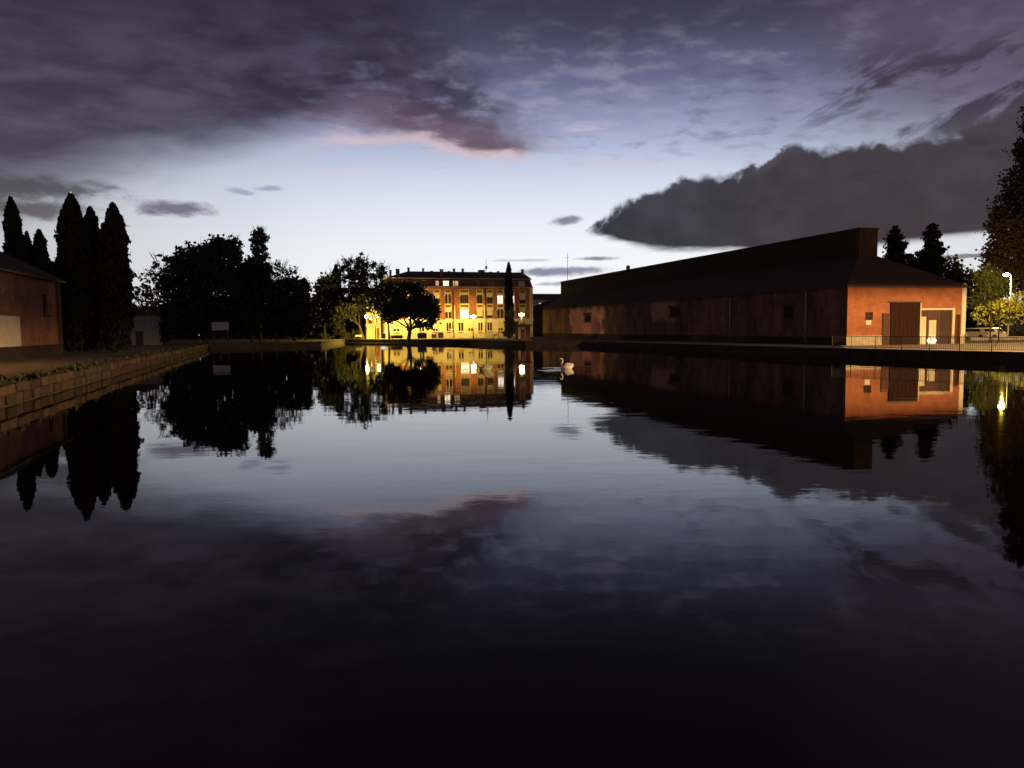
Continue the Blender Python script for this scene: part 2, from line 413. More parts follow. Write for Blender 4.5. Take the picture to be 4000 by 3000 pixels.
def water_material(rings):
    m = bpy.data.materials.new('water'); m.use_nodes = True
    t = m.node_tree; b = t.nodes['Principled BSDF']
    b.inputs['Base Color'].default_value = (0.0022, 0.0017, 0.0012, 1)
    b.inputs['Roughness'].default_value = 0.016; b.inputs['IOR'].default_value = 1.345
    b.inputs['Specular IOR Level'].default_value = 0.5
    b.inputs['Specular Tint'].default_value = (1.0, 0.97, 0.92, 1)
    tcn = t.nodes.new('ShaderNodeTexCoord')

    def nz(scale, stretch, detail, rough=0.5):
        mp = t.nodes.new('ShaderNodeMapping'); mp.inputs['Scale'].default_value = stretch
        t.links.new(tcn.outputs['Object'], mp.inputs[0])
        n = t.nodes.new('ShaderNodeTexNoise'); n.inputs['Scale'].default_value = scale; n.inputs['Detail'].default_value = detail
        n.inputs['Roughness'].default_value = rough
        t.links.new(mp.outputs[0], n.inputs['Vector']); return n.outputs['Fac']

    def mth(o, a, c=0):
        q = t.nodes.new('ShaderNodeMath'); q.operation = o
        for i, v in enumerate((a, c)):
            if isinstance(v, (int, float)): q.inputs[i].default_value = v
            else: t.links.new(v, q.inputs[i])
        return q.outputs[0]
    breeze = t.nodes.new('ShaderNodeMapRange'); breeze.interpolation_type = 'SMOOTHSTEP'
    t.links.new(nz(0.055, (0.6, 1, 1), 3), breeze.inputs[0]); breeze.inputs[1].default_value = 0.38; breeze.inputs[2].default_value = 0.62
    breeze.inputs[3].default_value = 0.7; breeze.inputs[4].default_value = 2.4
    h = mth('MULTIPLY', nz(0.30, (0.55, 1, 1), 2), 0.0055)
    h = mth('ADD', h, mth('MULTIPLY', mth('MULTIPLY', nz(1.1, (0.5, 1, 1), 2), 0.0016), breeze.outputs[0]))
    h = mth('ADD', h, mth('MULTIPLY', mth('MULTIPLY', nz(5.0, (0.7, 1, 1), 2), 0.00030), breeze.outputs[0]))
    sp = t.nodes.new('ShaderNodeSeparateXYZ'); t.links.new(tcn.outputs['Object'], sp.inputs[0])
    for (rx, ry, amp, lam, fade) in rings:
        ddx = mth('SUBTRACT', sp.outputs[0], rx); ddy = mth('SUBTRACT', sp.outputs[1], ry)
        r = mth('SQRT', mth('ADD', mth('MULTIPLY', ddx, ddx), mth('MULTIPLY', ddy, ddy)))
        w = mth('SINE', mth('MULTIPLY', r, 2 * math.pi / lam))
        f = mth('POWER', 2.718, mth('MULTIPLY', mth('MULTIPLY', r, r), -1 / (fade * fade)))
        h = mth('ADD', h, mth('MULTIPLY', mth('MULTIPLY', w, f), amp))
    bp = t.nodes.new('ShaderNodeBump'); bp.inputs['Strength'].default_value = 1.0; bp.inputs['Distance'].default_value = 1.0
    t.links.new(h, bp.inputs['Height']); t.links.new(bp.outputs[0], b.inputs['Normal'])
    return m


# ------------------------------------------------------------------ mesh helpers
class MB:
    def __init__(self): self.v = []; self.f = []

    def add(self, vs, fs):
        k = len(self.v); self.v += [tuple(p) for p in vs]; self.f += [tuple(i + k for i in q) for q in fs]
        return self

    def box(self, x0, x1, y0, y1, z0, z1, b=0.0):
        if b <= 0:
            vs = [(x, y, z) for z in (z0, z1) for y in (y0, y1) for x in (x0, x1)]
            return self.add(vs, [(0, 2, 3, 1), (4, 5, 7, 6), (0, 1, 5, 4), (2, 6, 7, 3), (0, 4, 6, 2), (1, 3, 7, 5)])
        # chamfered top edges
        vs = [(x0, y0, z0), (x1, y0, z0), (x1, y1, z0), (x0, y1, z0), (x0, y0, z1 - b), (x1, y0, z1 - b), (x1, y1, z1 - b), (x0, y1, z1 - b),
              (x0 + b, y0 + b, z1), (x1 - b, y0 + b, z1), (x1 - b, y1 - b, z1), (x0 + b, y1 - b, z1)]
        fs = [(0, 3, 2, 1), (8, 9, 10, 11)]
        for i in range(4):
            j = (i + 1) % 4; fs += [(i, j, j + 4, i + 4), (i + 4, j + 4, j + 8, i + 8)]
        return self.add(vs, fs)

    def quad(self, *p): return self.add(p, [tuple(range(len(p)))])

    def loft(self, rings, cap=True):
        n = len(rings[0]); vs = [p for r in rings for p in r]; fs = []
        for k in range(len(rings) - 1):
            for i in range(n):
                j = (i + 1) % n; fs.append((k * n + i, k * n + j, (k + 1) * n + j, (k + 1) * n + i))
        if cap: fs += [tuple(reversed(range(n))), tuple((len(rings) - 1) * n + i for i in range(n))]
        return self.add(vs, fs)

    def tube(self, pts, rad, n=6):
        pts = [Vector(p) for p in pts]
        if not isinstance(rad, (list, tuple)): rad = [rad] * len(pts)
        rings = []
        for i, p in enumerate(pts):
            d = (pts[min(i + 1, len(pts) - 1)] - pts[max(i - 1, 0)]).normalized()
            a = d.cross(Vector((0, 0, 1)) if abs(d.z) < 0.9 else Vector((1, 0, 0))).normalized(); b = d.cross(a)
            rings.append([p + (a * math.cos(2 * math.pi * k / n) + b * math.sin(2 * math.pi * k / n)) * rad[i] for k in range(n)])
        return self.loft(rings)

    def sphere(self, c, rx, ry, rz, n=10, m=7):
        c = Vector(c); rings = []
        for j in range(1, m):
            th = math.pi * j / m
            rings.append([c + Vector((rx * math.sin(th) * math.cos(2 * math.pi * i / n), ry * math.sin(th) * math.sin(2 * math.pi * i / n), -rz * math.cos(th))) for i in range(n)])
        return self.loft(rings)

    def build(self, name, m, parent=None, smooth=False, loc=None):
        me = bpy.data.meshes.new(name); me.from_pydata(self.v, [], self.f); me.update()
        if smooth: me.shade_smooth()
        return link(name, me, m, parent, loc)


def link(name, me, m, parent=None, loc=None):
    o = bpy.data.objects.new(name, me)
    if m is not None and not me.materials: me.materials.append(M[m] if isinstance(m, str) else m)
    COL.objects.link(o); o.parent = parent
    if loc is not None: o.location = loc
    return o


def tag(o, label=None, cat=None, group=None, kind=None):
    if label: o['label'] = label
    if cat: o['category'] = cat
    if group: o['group'] = group
    if kind: o['kind'] = kind
    return o


def thing(name, label, cat, loc=(0, 0, 0), rz=0.0, group=None):
    o = bpy.data.objects.new(name, None); COL.objects.link(o)
    o.location = loc; o.rotation_euler = (0, 0, rz); o.empty_display_size = 0.3
    return tag(o, label, cat, group)


def wall(mb, x0, x1, z0, z1, holes, y=0.0, depth=0.25):
    """wall face in the x-z plane looking towards -y with openings and their reveals"""
    xs = sorted({x0, x1, *[h[0] for h in holes], *[h[1] for h in holes]}); zs = sorted({z0, z1, *[h[2] for h in holes], *[h[3] for h in holes]})
    for i in range(len(xs) - 1):
        for j in range(len(zs) - 1):
            cx, cz = (xs[i] + xs[i + 1]) / 2, (zs[j] + zs[j + 1]) / 2
            if not (x0 < cx < x1 and z0 < cz < z1): continue
            if any(h[0] < cx < h[1] and h[2] < cz < h[3] for h in holes): continue
            mb.quad((xs[i], y, zs[j]), (xs[i + 1], y, zs[j]), (xs[i + 1], y, zs[j + 1]), (xs[i], y, zs[j + 1]))
    for a, b, c, d in holes:
        e = y + depth
        mb.quad((a, y, c), (a, y, d), (a, e, d), (a, e, c)); mb.quad((b, y, c), (b, e, c), (b, e, d), (b, y, d))
        mb.quad((a, y, d), (b, y, d), (b, e, d), (a, e, d)); mb.quad((a, y, c), (a, e, c), (b, e, c), (b, y, c))
    return mb


# ------------------------------------------------------------------ setting: ground, water, quays
G = 0.7
TURN = R(15.66)                      # the canal basin and its buildings share this bearing
N = Vector((math.cos(TURN), math.sin(TURN), 0)); U = Vector((-math.sin(TURN), math.cos(TURN), 0))
LX = lambda Y: -18 - 0.306 * (Y - 27)
basin = [(LX(2.5), 2.5), (LX(113), 113), (-37, 121), (-31.5, 127), (-34, 157), (-9.5, 134), (2, 112), (10, 108), (28.2, 65), (35, 53), (62, 8), (62, 2.5)]
outer = [(-3500, -600), (-3500, 4500), (3500, 4500), (3500, -600)]
tri = tessellate_polygon([[Vector((x, y, 0)) for x, y in outer], [Vector((x, y, 0)) for x, y in basin]])
me = bpy.data.meshes.new('ground')
gv = [(x, y, G) for x, y in outer + basin]
fix = []
for t3 in tri:
    a, b, c = (Vector(gv[i]) for i in t3)
    fix.append(tuple(t3) if (b - a).cross(c - a).z > 0 else tuple(reversed(t3)))
me.from_pydata(gv, [], fix)
tag(link('ground', me, 'ground'), kind='structure')
SWAN1 = at(2214, 1441, 50); SWAN2 = at(1896, 1447, 49)
M['water'] = water_material([(SWAN1.x, SWAN1.y, 0.0042, 0.95, 3.4), (SWAN2.x, SWAN2.y, 0.0020, 0.8, 2.4)])
me = bpy.data.meshes.new('water'); me.from_pydata([(-90, -2, 0), (80, -2, 0), (80, 190, 0), (-90, 190, 0)], [], [(0, 1, 2, 3)])
tag(link('water', me, 'water'), kind='structure')
tag(MB().box(-40, 64, -30, 2.3, 0.3, 1.1).build('near_quay', 'stone_b'), kind='structure')


def sheet(name, pts, z, m):
    me = bpy.data.meshes.new(name); me.from_pydata([(x, y, z) for x, y in pts], [], [tuple(range(len(pts)))])
    o = link(name, me, m)
    if me.polygons[0].normal.z < 0: me.flip_normals()
    return tag(o, kind='structure')


sheet('pavement', [(-34, 160), (-9.5, 137), (2.4, 115), (3.2, 119), (4.0, 178), (-40, 168)], G + 0.006, 'paving')
sheet('grass_verge', [(-34, 157.2), (-9.5, 134.1), (2, 112.1), (2.4, 114.9), (-9.5, 136.9), (-34, 159.9)], G + 0.010, 'grass')
sheet('terrace', [(28.3, 65.1), (35.1, 53), (62, 8), (130, 8), (130, 105), (46, 78), (31.6, 74)], G + 0.006, 'terrace_paving')
sheet('road', [(58, 92), (140, 104), (140, 112), (58, 100)], G + 0.012, 'asphalt')


def quay(name, pts, label, top):
    """vertical stone face with a proud coping along a run of points (water on the right-hand side when walking)"""
    root = thing(name, label, 'quay wall', (pts[0][0], pts[0][1], 0))
    o = Vector((pts[0][0], pts[0][1], 0)); f = MB(); c = MB()
    for (ax, ay), (bx, by) in zip(pts, pts[1:]):
        a = Vector((ax, ay, 0)) - o; b = Vector((bx, by, 0)) - o
        d = (b - a).normalized(); w = Vector((d.y, -d.x, 0))
        f.quad(a + Vector((0, 0, -1)), b + Vector((0, 0, -1)), b + Vector((0, 0, top - 0.2)), a + Vector((0, 0, top - 0.2)))
        vs = []
        for q in (a, b):
            vs += [q + w * 0.07 + Vector((0, 0, top - 0.2)), q + w * 0.07 + Vector((0, 0, top)), q - w * 0.5 + Vector((0, 0, top)), q - w * 0.5 + Vector((0, 0, top - 0.2))]
        c.add(vs, [(0, 4, 5, 1), (1, 5, 6, 2), (2, 6, 7, 3), (3, 7, 4, 0), (0, 1, 2, 3), (4, 7, 6, 5)])
    f.build('wall_face', 'darkstone', root); c.build('coping', 'darkstone', root)
    return root


quay('quay_wall', [(LX(113), 113), (-37, 121), (-31.5, 127), (-34, 157), (-9.5, 134), (2, 112), (10, 108)], 'low dark stone quay wall under the lit apartment block', G + 0.02)
quay('quay_wall', [(10, 108), (28.2, 65), (35, 53), (62, 8)], 'dark stone quay wall below the long brick warehouse', G + 0.02)

# left quay: every coping stone and face block is a stone of its own
root = thing('quay_wall', 'stone block quay wall running along the left bank', 'quay wall', (LX(20), 20, 0))
qd = Vector((-0.306, 1, 0)).normalized(); qw = Vector((qd.y, -qd.x, 0))       # qw points over the water
root.rotation_euler.z = math.atan2(qd.y, qd.x) - math.pi / 2                    # local y runs along the quay, local x over the water


def stone_mesh(name, L, H, D, m, seed):
    rr = random.Random(seed); j = lambda a: rr.uniform(-a, a)
    vs = []
    b = 0.03
    for y in (0.012, L - 0.012):
        s = 1 if y < 0.1 else -1
        vs += [(-D, y, 0), (0 - b + j(.012), y, 0), (0 + j(.02), y + s * b, b), (0 + j(.02), y + s * b, H - b + j(.01)), (-b + j(.012), y, H + j(.008)), (-D, y, H)]
    fs = [(i, (i + 1) % 6, (i + 1) % 6 + 6, i + 6) for i in range(6)] + [(5, 4, 3, 2, 1, 0), (6, 7, 8, 9, 10, 11)]
    me = bpy.data.meshes.new(name); me.from_pydata(vs, [], fs); me.update(); me.materials.append(M[m]); return me


cop = [stone_mesh('coping_stone', L, 0.34, 0.75, m, i) for i, (L, m) in enumerate([(1.25, 'stone'), (1.0, 'stone_c'), (1.4, 'stone_b'), (0.85, 'stone'), (1.1, 'stone_c')])]
crs = [stone_mesh('face_block', L, 0.40, 0.5, m, 20 + i) for i, (L, m) in enumerate([(1.1, 'stone_b'), (0.8, 'stone'), (1.35, 'stone_b'), (0.95, 'stone')])]
CL = [1.25, 1.0, 1.4, 0.85, 1.1]; FL = [1.1, 0.8, 1.35, 0.95]
rr = random.Random(3)
y = -6.0
while y < 96:
    k = rr.randrange(5); o = link('coping_stone', cop[k], None, root, (0.05 + rr.uniform(-.04, .04), y, 0.465 + rr.uniform(-.035, .03))); y += CL[k]
y = -6.0
while y < 96:
    k = rr.randrange(4); o = link('face_block', crs[k], None, root, (-0.06 + rr.uniform(-.05, .04), y, 0.045 + rr.uniform(-.012, .012))); y += FL[k]
MB().box(-0.9, -0.14, -20, 97, -1, 0.46).build('backing', 'darkstone', root)
sheet('grass_bank', [(LX(5) - 0.9, 5), (LX(150) - 0.9, 150), (LX(150) - 60, 150), (LX(5) - 60, 5)], G + 0.006, 'grass')
sheet('path', [(LX(5) - 3.2, 5), (LX(150) - 3.2, 150), (LX(150) - 5.6, 150), (LX(5) - 5.6, 5)], G + 0.011, 'ground')


# ------------------------------------------------------------------ lamps
def point_light(name, loc, energy, col, radius, parent, spot=None, aim=None):
    l = bpy.data.lights.new(name, 'SPOT' if spot else 'POINT'); l.energy = energy; l.color = col; l.shadow_soft_size = radius
    if spot: l.spot_size = R(spot); l.spot_blend = 0.06 if aim is None else 0.6
    o = bpy.data.objects.new(name, l); COL.objects.link(o); o.parent = parent; o.location = loc
    if aim: o.rotation_euler = Vector(aim).to_track_quat('-Z', 'Y').to_euler()
    return o


SOD = (1.0, 0.64, 0.10)


def street_lamp(label, base, h, energy, arm=(-0.9, 0), spot=None, col=SOD, group=None, aim=None):
    t = thing('street_lamp', label, 'street lamp', base, 0, group)
    MB().tube([(0, 0, 0), (0, 0, h * 0.5), (0, 0, h)], [0.11, 0.085, 0.06], 10).build('pole', 'galvanised', t, True)
    MB().tube([(0, 0, 0), (0, 0, 0.5)], [0.16, 0.15], 10).build('base_sleeve', 'metal', t, True)
    ax, ay = arm
    if ax or ay:
        MB().tube([(0, 0, h - 0.05), (ax * 0.5, ay * 0.5, h + 0.10), (ax * 0.75, ay * 0.75, h + 0.12)], [0.05, 0.045, 0.04], 8).build('arm', 'galvanised', t, True)
    hd = MB(); hz = h + 0.12
    hd.loft([[(ax + sx * 0.42 * s, ay + sy * 0.17 * s, hz + z) for sx, sy in ((-1, -.6), (-.7, -1), (.7, -1), (1, -.6), (1, .6), (.7, 1), (-.7, 1), (-1, .6))] for s, z in ((1, 0.0), (1, 0.06), (0.75, 0.15), (0.3, 0.18))])
    head = hd.build('lamp_head', 'metal', t)
    MB().sphere((ax, ay, hz - 0.10), 0.52, 0.30, 0.26, 12, 8).build('bulb_glass', 'sodium', head, True)
    point_light('lamp_light', (ax, ay, hz - 0.30), energy, col, 0.22, t, spot, aim)
    return t


def gz(x, y, Y):
    p = at(x, y, Y); return (p.x, p.y, G)


# visible lamp behind the lit tree, right
street_lamp('tall lit street lamp above the yellow-lit tree at right', gz(3950, 1070, 121), 9.6, 52000, (-0.75, 0.0))
# lamps of the street in front of the apartment block, their reflectors turned to the pavement and the facade
AIM = (U.x, U.y, -0.55)
street_lamp('lit street lamp glaring against the middle of the apartment facade', gz(1849, 1300, 152.5), 4.3, 16000, (0, 0), 165, aim=AIM)
street_lamp('lit street lamp half hidden by the crown of the big quayside tree', gz(1645, 1300, 150), 4.7, 16000, (0, 0), 165, aim=AIM)
street_lamp('street lamp behind the warehouse corner beside the kiosk', gz(2038, 1300, 143), 4.4, 1800, (0, 0), 150, aim=(-0.85, 0.1, -0.5))
# quayside lamps just outside the picture: they throw the orange light on both warehouses
street_lamp('quayside street lamp on the terrace beyond the right edge', (52, 30, G), 8.6, 390000, (-0.8, 0.0), 175.5, (1.0, 0.60, 0.22))
street_lamp('quayside street lamp on the left bank beyond the left edge', (-33.0, 44.0, G), 5.6, 5200, (0.6, 0.0), col=(1.0, 0.40, 0.11))

# two-armed globe lamp by the little house
p = gz(1467, 1300, 151)
t = thing('globe_lamp', 'dark lamp post with two lit globes beside the small cream house', 'street lamp', p)
MB().tube([(0, 0, 0), (0, 0, 4.9)], [0.10, 0.06], 10).build('pole', 'metal', t, True)
MB().tube([(-1.7, 0, 4.55), (-1.3, 0, 4.9), (0, 0, 4.75), (0.4, 0, 4.9), (0.5, 0, 4.6)], 0.04, 8).build('crossbar', 'metal', t, True)
for gx, gs in ((-1.7, 0.30), (0.5, 0.20)):
    MB().sphere((gx, 0, 4.42), gs, gs, gs * 1.15, 12, 9).build('globe', 'globe', t, True)
    point_light('globe_light', (gx, -0.4 if gx < 0 else 0.2, 4.3), 12000 if gx < 0 else 2500, SOD, 0.2, t)
p = gz(777, 1298, 128)
t = thing('path_lamp', 'tiny pale path lamp among the dark trees left', 'lamp', p)
MB().tube([(0, 0, 0), (0, 0, 1.2)], 0.05, 8).build('post', 'metal', t, True)
MB().sphere((0, 0, 1.33), 0.15, 0.15, 0.17).build('globe', 'path_light', t, True)


# ------------------------------------------------------------------ long brick warehouse (right)
WA = (32.2, 73.9, 0)
wh = thing('warehouse', 'long dark brick warehouse with a tall roof and an orange-lit end wall', 'warehouse', WA, TURN)
EAVE, RIDGE, LEN, WID = 6.72, 12.55, 109.0, 13.95
holes = [(2.06, 2.93, 3.16, 3.9), (8.52, 12.4, G, 4.08), (12.72, 13.45, G, 3.63)]
mb = wall(MB(), 0, WID, 0.2, EAVE, holes, 0.0, 0.3)
mb.build('end_wall', 'warehouse_brick', wh)
mb = MB(); hl = [(-70.1, -66.5, 3.68, 4.9), (-36.6, -33.4, 4.05, 5.2), (-10.1, -8.2, 3.5, 4.7)]
tmp = wall(MB(), -LEN, 0, 0.2, EAVE, hl, 0.0, 0.35)
mb.v = [(y_, -x_, z_) for x_, y_, z_ in tmp.v]; mb.f = tmp.f
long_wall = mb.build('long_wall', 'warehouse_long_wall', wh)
MB().box(0.02, WID, LEN - 0.4, LEN, 0.2, EAVE - 0.02).build('far_wall', 'old_brick', wh)
MB().box(WID - 0.4, WID - 0.01, 0.35, LEN - 0.5, 0.2, EAVE - 0.02).build('back_wall', 'old_brick', wh)
for a, b, c, d in hl:
    w = MB().box(0.25, 0.30, -b, -a, c, d).build('window', 'rubber', wh)
    MB().box(-0.06, 0.02, -b - 0.25, -a + 0.25, d + 0.03, d + 0.38).build('lintel', 'stone_c', w)
    MB().box(-0.08, 0.02, -b - 0.2, -a + 0.2, c - 0.16, c - 0.03).build('sill', 'stone_c', w)
w = MB().box(2.06, 2.93, 0.2, 0.24, 3.16, 3.9).build('window', 'glass', wh)
fr = MB()
for a in (2.06, 2.47, 2.87): fr.box(a, a + 0.06, 0.14, 0.19, 3.16, 3.9)
fr.box(2.12, 2.47, 0.145, 0.185, 3.5, 3.56); fr.box(2.53, 2.87, 0.145, 0.185, 3.5, 3.56)
fr.build('window_frame', 'dark_wood', w)
tag(MB().box(2.13, 2.72, -0.05, 0.005, 2.68, 3.10).build('plaque', 'pale_trim', wh), 'pale blank plaque under the small window')
for a, b in ((-0.06, 3.99), (8.42, 8.52), (12.4, 12.72), (13.45, 14.02)): MB().box(a, b, -0.07, 0.0 - 0.003, 0.2, 1.64).build('plinth', 'plinth', wh)
MB().box(-0.075, -0.004, 0.02, LEN, 0.2, 1.5).build('long_plinth', 'stone_b', wh)
# pilasters and trims of the entrance
MB().box(13.5, 14.03, -0.12, -0.003, 1.65, EAVE - 0.02).build('corner_pilaster', 'pale_trim', wh)
MB().box(12.42, 12.70, -0.10, -0.003, 1.65, 4.3).build('door_pilaster', 'pale_trim', wh)
MB().box(8.42, 8.53, -0.14, -0.003, 1.65, 4.9).build('door_pilaster', 'pale_trim', wh)
MB().box(8.54, 12.41, -0.12, -0.003, 4.09, 4.26).build('door_lintel', 'pale_trim', wh)
# big dark sliding door with its lower side leaf
door = tag(MB().box(4.90, 8.41, -0.10, -0.004, G, 4.83).build('sliding_door', 'door_metal', wh), 'tall dark sliding door')
for i in range(7): MB().box(4.92 + i * 0.498, 4.92 + (i + 1) * 0.498 - 0.022, -0.18, -0.10, G + 0.03, 4.80).build('door_plank', 'door_metal', door)
MB().box(4.6, 8.6, -0.24, -0.19, 4.84, 4.95).build('door_rail', 'metal', door)
side = MB().box(4.0, 4.89, -0.10, -0.004, G, 3.78).build('side_door', 'dark_wood', wh)
MB().box(4.08, 4.82, -0.14, -0.10, G + 0.1, 2.2).build('panel', 'dark_wood', side)
MB().box(4.08, 4.82, -0.14, -0.10, 2.3, 3.68).build('panel', 'dark_wood', side)
# shallow porch behind the open doorway
po = MB(); po.box(8.3, 12.6, 0.34, 0.5, 0.3, 4.3); po.build('porch_wall', 'cream', wh)
for a, b in ((8.53, 8.74), (9.62, 9.86), (10.86, 11.20)): MB().box(a, b, 0.22, 0.32, G, 4.07).build('porch_post', 'dark_wood', wh)
for a, b, c in ((8.75, 9.61, 3.45), (9.87, 10.85, 3.1)): MB().box(a, b, 0.24, 0.31, c, 4.07).build('head_shade_board', 'dark_wood', wh)  # dark boards stand in for the shade cast by the doorway head
lf = MB().box(11.21, 12.39, 0.22, 0.30, G, 4.07).build('door_leaf', 'grey_leaf', wh)
MB().tube([(11.35, 0.18, 1.6), (11.35, 0.18, 2.0)], 0.025).build('handle', 'metal', lf)
for q in (9.72, 10.42): MB().sphere((q, 0.05, 1.06), 0.16, 0.1, 0.17).build('floor_light', 'floor_light', wh, True)
MB().box(12.70, 13.47, 0.31, 0.4, G, 3.65).build('side_opening_door', 'dark_wood', wh)
# roofs: broad hipped roof with a raised flat-topped clerestory along the middle
E0, D1 = 0.35, 9.7
f0, f1, y0, y1, hipz = 4.5, 6.75, 4.0, 95.6, D1
rf = MB(); lo = EAVE - 0.25
rf.quad((-E0, -E0, lo), (f0, y0, hipz), (f0, y1, hipz), (-E0, LEN + E0, lo))
rf.quad((f1, y0, hipz), (WID + E0, -E0, lo), (WID + E0, LEN + E0, lo), (f1, y1, hipz))
rf.quad((WID + E0, -E0, lo), (f1, y0, hipz), (f0, y0, hipz), (-E0, -E0, lo))
rf.quad((-E0, LEN + E0, lo), (f0, y1, hipz), (f1, y1, hipz), (WID + E0, LEN + E0, lo))
roof = rf.build('roof', 'roof_tile', wh)
MB().box(f0, f1, y0, y1, hipz - 0.4, RIDGE - 0.12).build('clerestory', 'weathered_board', roof)
MB().box(f0 - 0.12, f1 + 0.12, y0 - 0.1, y1 + 0.1, RIDGE - 0.12, RIDGE).build('clerestory_roof', 'roof_tile', roof)
so = MB(); so.box(-E0 - 0.05, WID + E0 + 0.05, -E0 - 0.05, -0.02, EAVE - 0.42, EAVE - 0.28)
so.build('eaves_board', 'dark_wood', roof)
MB().box(-E0 - 0.05, -0.02, 0.0, LEN + E0, EAVE - 0.42, EAVE - 0.28).build('eaves_board', 'dark_wood', roof)
dp = MB().tube([(-0.12, 6.1, EAVE - 0.4), (-0.12, 6.1, 1.0)], 0.07, 8); dp.build('downpipe', 'galvanised', wh, True)
MB().tube([(-0.12, 20.5, EAVE - 0.4), (-0.12, 20.5, 1.0)], 0.07, 8).build('downpipe', 'galvanised', wh, True)
MB().box(5.0, 5.5, 62.0, 62.5, RIDGE - 0.1, RIDGE + 0.8).build('chimney', 'old_brick', roof)

# railing along the right-hand quay
group = 'quayside railing panels'
path = [Vector((27.7, 66.4, 0)), Vector((28.75, 65.1, 0)), Vector((35.5, 53.0, 0)), Vector((38.6, 47.8, 0))]
spots = []
for a, b in zip(path, path[1:]):
    L = (b - a).length; k = max(1, round(L / 2.2))
    for i in range(k): spots.append((a + (b - a) * (i / k), (b - a).angle_signed(Vector((0, 1, 0))) if False else math.atan2((b - a).y, (b - a).x), L / k))
proto = {}
words = ['first', 'second', 'third', 'fourth', 'fifth', 'sixth', 'seventh', 'eighth', 'ninth', 'tenth', 'eleventh', 'twelfth']
for i, (p0, ang, L) in enumerate(spots):
    t = thing('railing', 'thin metal quayside railing panel, %s from the warehouse corner' % words[min(i, 11)], 'railing', (p0.x, p0.y, G + 0.02), ang, group)
    key = round(L, 2)
    if key not in proto:
        a = MB().tube([(0, 0, 0), (0, 0, 1.06)], 0.035, 6); b = MB().box(0.03, L - 0.03, -0.02, 0.02, 0.98, 1.03); c = MB().box(0.03, L - 0.03, -0.015, 0.015, 0.10, 0.14)
        d = MB(); kk = int(L / 0.13)
        for q in range(1, kk): d.box(L * q / kk - 0.010, L * q / kk + 0.010, -0.010, 0.010, 0.14, 0.98)
        proto[key] = [z.build(nm, 'metal', t) for z, nm in ((a, 'post'), (b, 'top_rail'), (c, 'bottom_rail'), (d, 'bars'))]
        proto[key][3]['kind'] = 'stuff'
    else:
        for s in proto[key]:
            c = s.copy(); COL.objects.link(c); c.parent = t

# ------------------------------------------------------------------ left warehouse
lw = thing('warehouse', 'brick warehouse with dark roof at the left edge, dimly lit orange', 'warehouse', (-41, 70, 0), TURN)
hl = [(-4.7, -3.0, 4.17, 5.86), (-18.5, -17, 4.17, 5.86)]
tmp = wall(MB(), -62, 0, 0.2, 7.45, hl, 0.0, 0.35); mb = MB()
mb.v = [(-y_, x_, z_) for x_, y_, z_ in tmp.v]; mb.f = tmp.f
mb.build('basin_wall', 'left_brick', lw)
for a, b, c, d in hl:
    w = MB().box(-0.33, -0.28, a, b, c, d).build('window', 'glass', lw)
    MB().box(-0.02, 0.06, a - 0.15, b + 0.15, c - 0.2, c - 0.02).build('sill', 'stone_c', w)
MB().box(-12, 0, -0.3, -0.003, 0.2, 7.43).build('end_wall', 'left_brick', lw)
MB().box(0.003, 0.10, -62, -0.01, 0.2, 1.6).build('plinth', 'stone_b', lw)
tag(MB().box(0.004, 0.14, -15.3, -11.0, 1.62, 3.9).build('pale_panel', 'pale_trim', lw), 'pale panel low on the wall')
MB().box(0.004, 0.16, -0.7, 0.02, 1.62, 7.3).build('quoin_strip', 'stone', lw)
rf = MB()
rf.quad((0.5, 0.5, 7.3), (-5.6, -6.0, 10.9), (-5.6, -62, 10.9), (0.5, -62, 7.3)); rf.quad((0.5, 0.5, 7.3), (-12.5, 0.5, 7.3), (-6.4, -6.0, 10.9), (-5.6, -6.0, 10.9))
rf.quad((-12.5, 0.5, 7.3), (-12.5, -62, 7.3), (-6.4, -62, 10.9), (-6.4, -6, 10.9)); rf.quad((-5.6, -6, 10.9), (-6.4, -6, 10.9), (-6.4, -62, 10.9), (-5.6, -62, 10.9))
r2 = rf.build('roof', 'roof_tile', lw)
MB().box(0.02, 0.5, -62, 0.45, 7.12, 7.26).build('eaves_board', 'dark_wood', r2)

# pale hut behind the cypresses
p = at(545, 1330, 108)
t = thing('stone_hut', 'small pale grey hut beside the right-hand cypress', 'hut', (p.x, p.y, 0), TURN * 0.6)
MB().box(-2.2, 2.1, 0, 4.5, 0.3, 5.0).build('wall', 'grey_render', t)
r3 = MB()
r3.quad((-2.5, -0.3, 4.9), (2.4, -0.3, 4.9), (0.6, 2.0, 6.1), (-0.8, 2.0, 6.1)); r3.quad((2.4, -0.3, 4.9), (2.4, 4.8, 4.9), (0.6, 2.6, 6.1), (0.6, 2.0, 6.1))
r3.quad((2.4, 4.8, 4.9), (-2.5, 4.8, 4.9), (-0.8, 2.6, 6.1), (0.6, 2.6, 6.1)); r3.quad((-2.5, 4.8, 4.9), (-2.5, -0.3, 4.9), (-0.8, 2.0, 6.1), (-0.8, 2.6, 6.1)); r3.quad((-0.8, 2, 6.1), (0.6, 2, 6.1), (0.6, 2.6, 6.1), (-0.8, 2.6, 6.1))
r3.build('roof', 'roof_tile', t)
MB().box(-0.5, 0.5, -0.05, -0.003, 0.3, 2.7).build('door', 'dark_wood', t)

# white board in the dark trees
p = at(860, 1274, 117.5)
t = thing('notice_board', 'pale blank board on posts among the dark trees', 'board', (p.x, p.y, 0))
MB().box(-1.3, 1.3, -0.04, 0.04, p.z - 0.62, p.z + 0.62).build('panel', 'board_white', t)
for sx in (-1.1, 1.1): MB().box(sx - 0.06, sx + 0.06, 0.05, 0.16, 0.3, p.z + 0.55).build('post', 'metal', t)

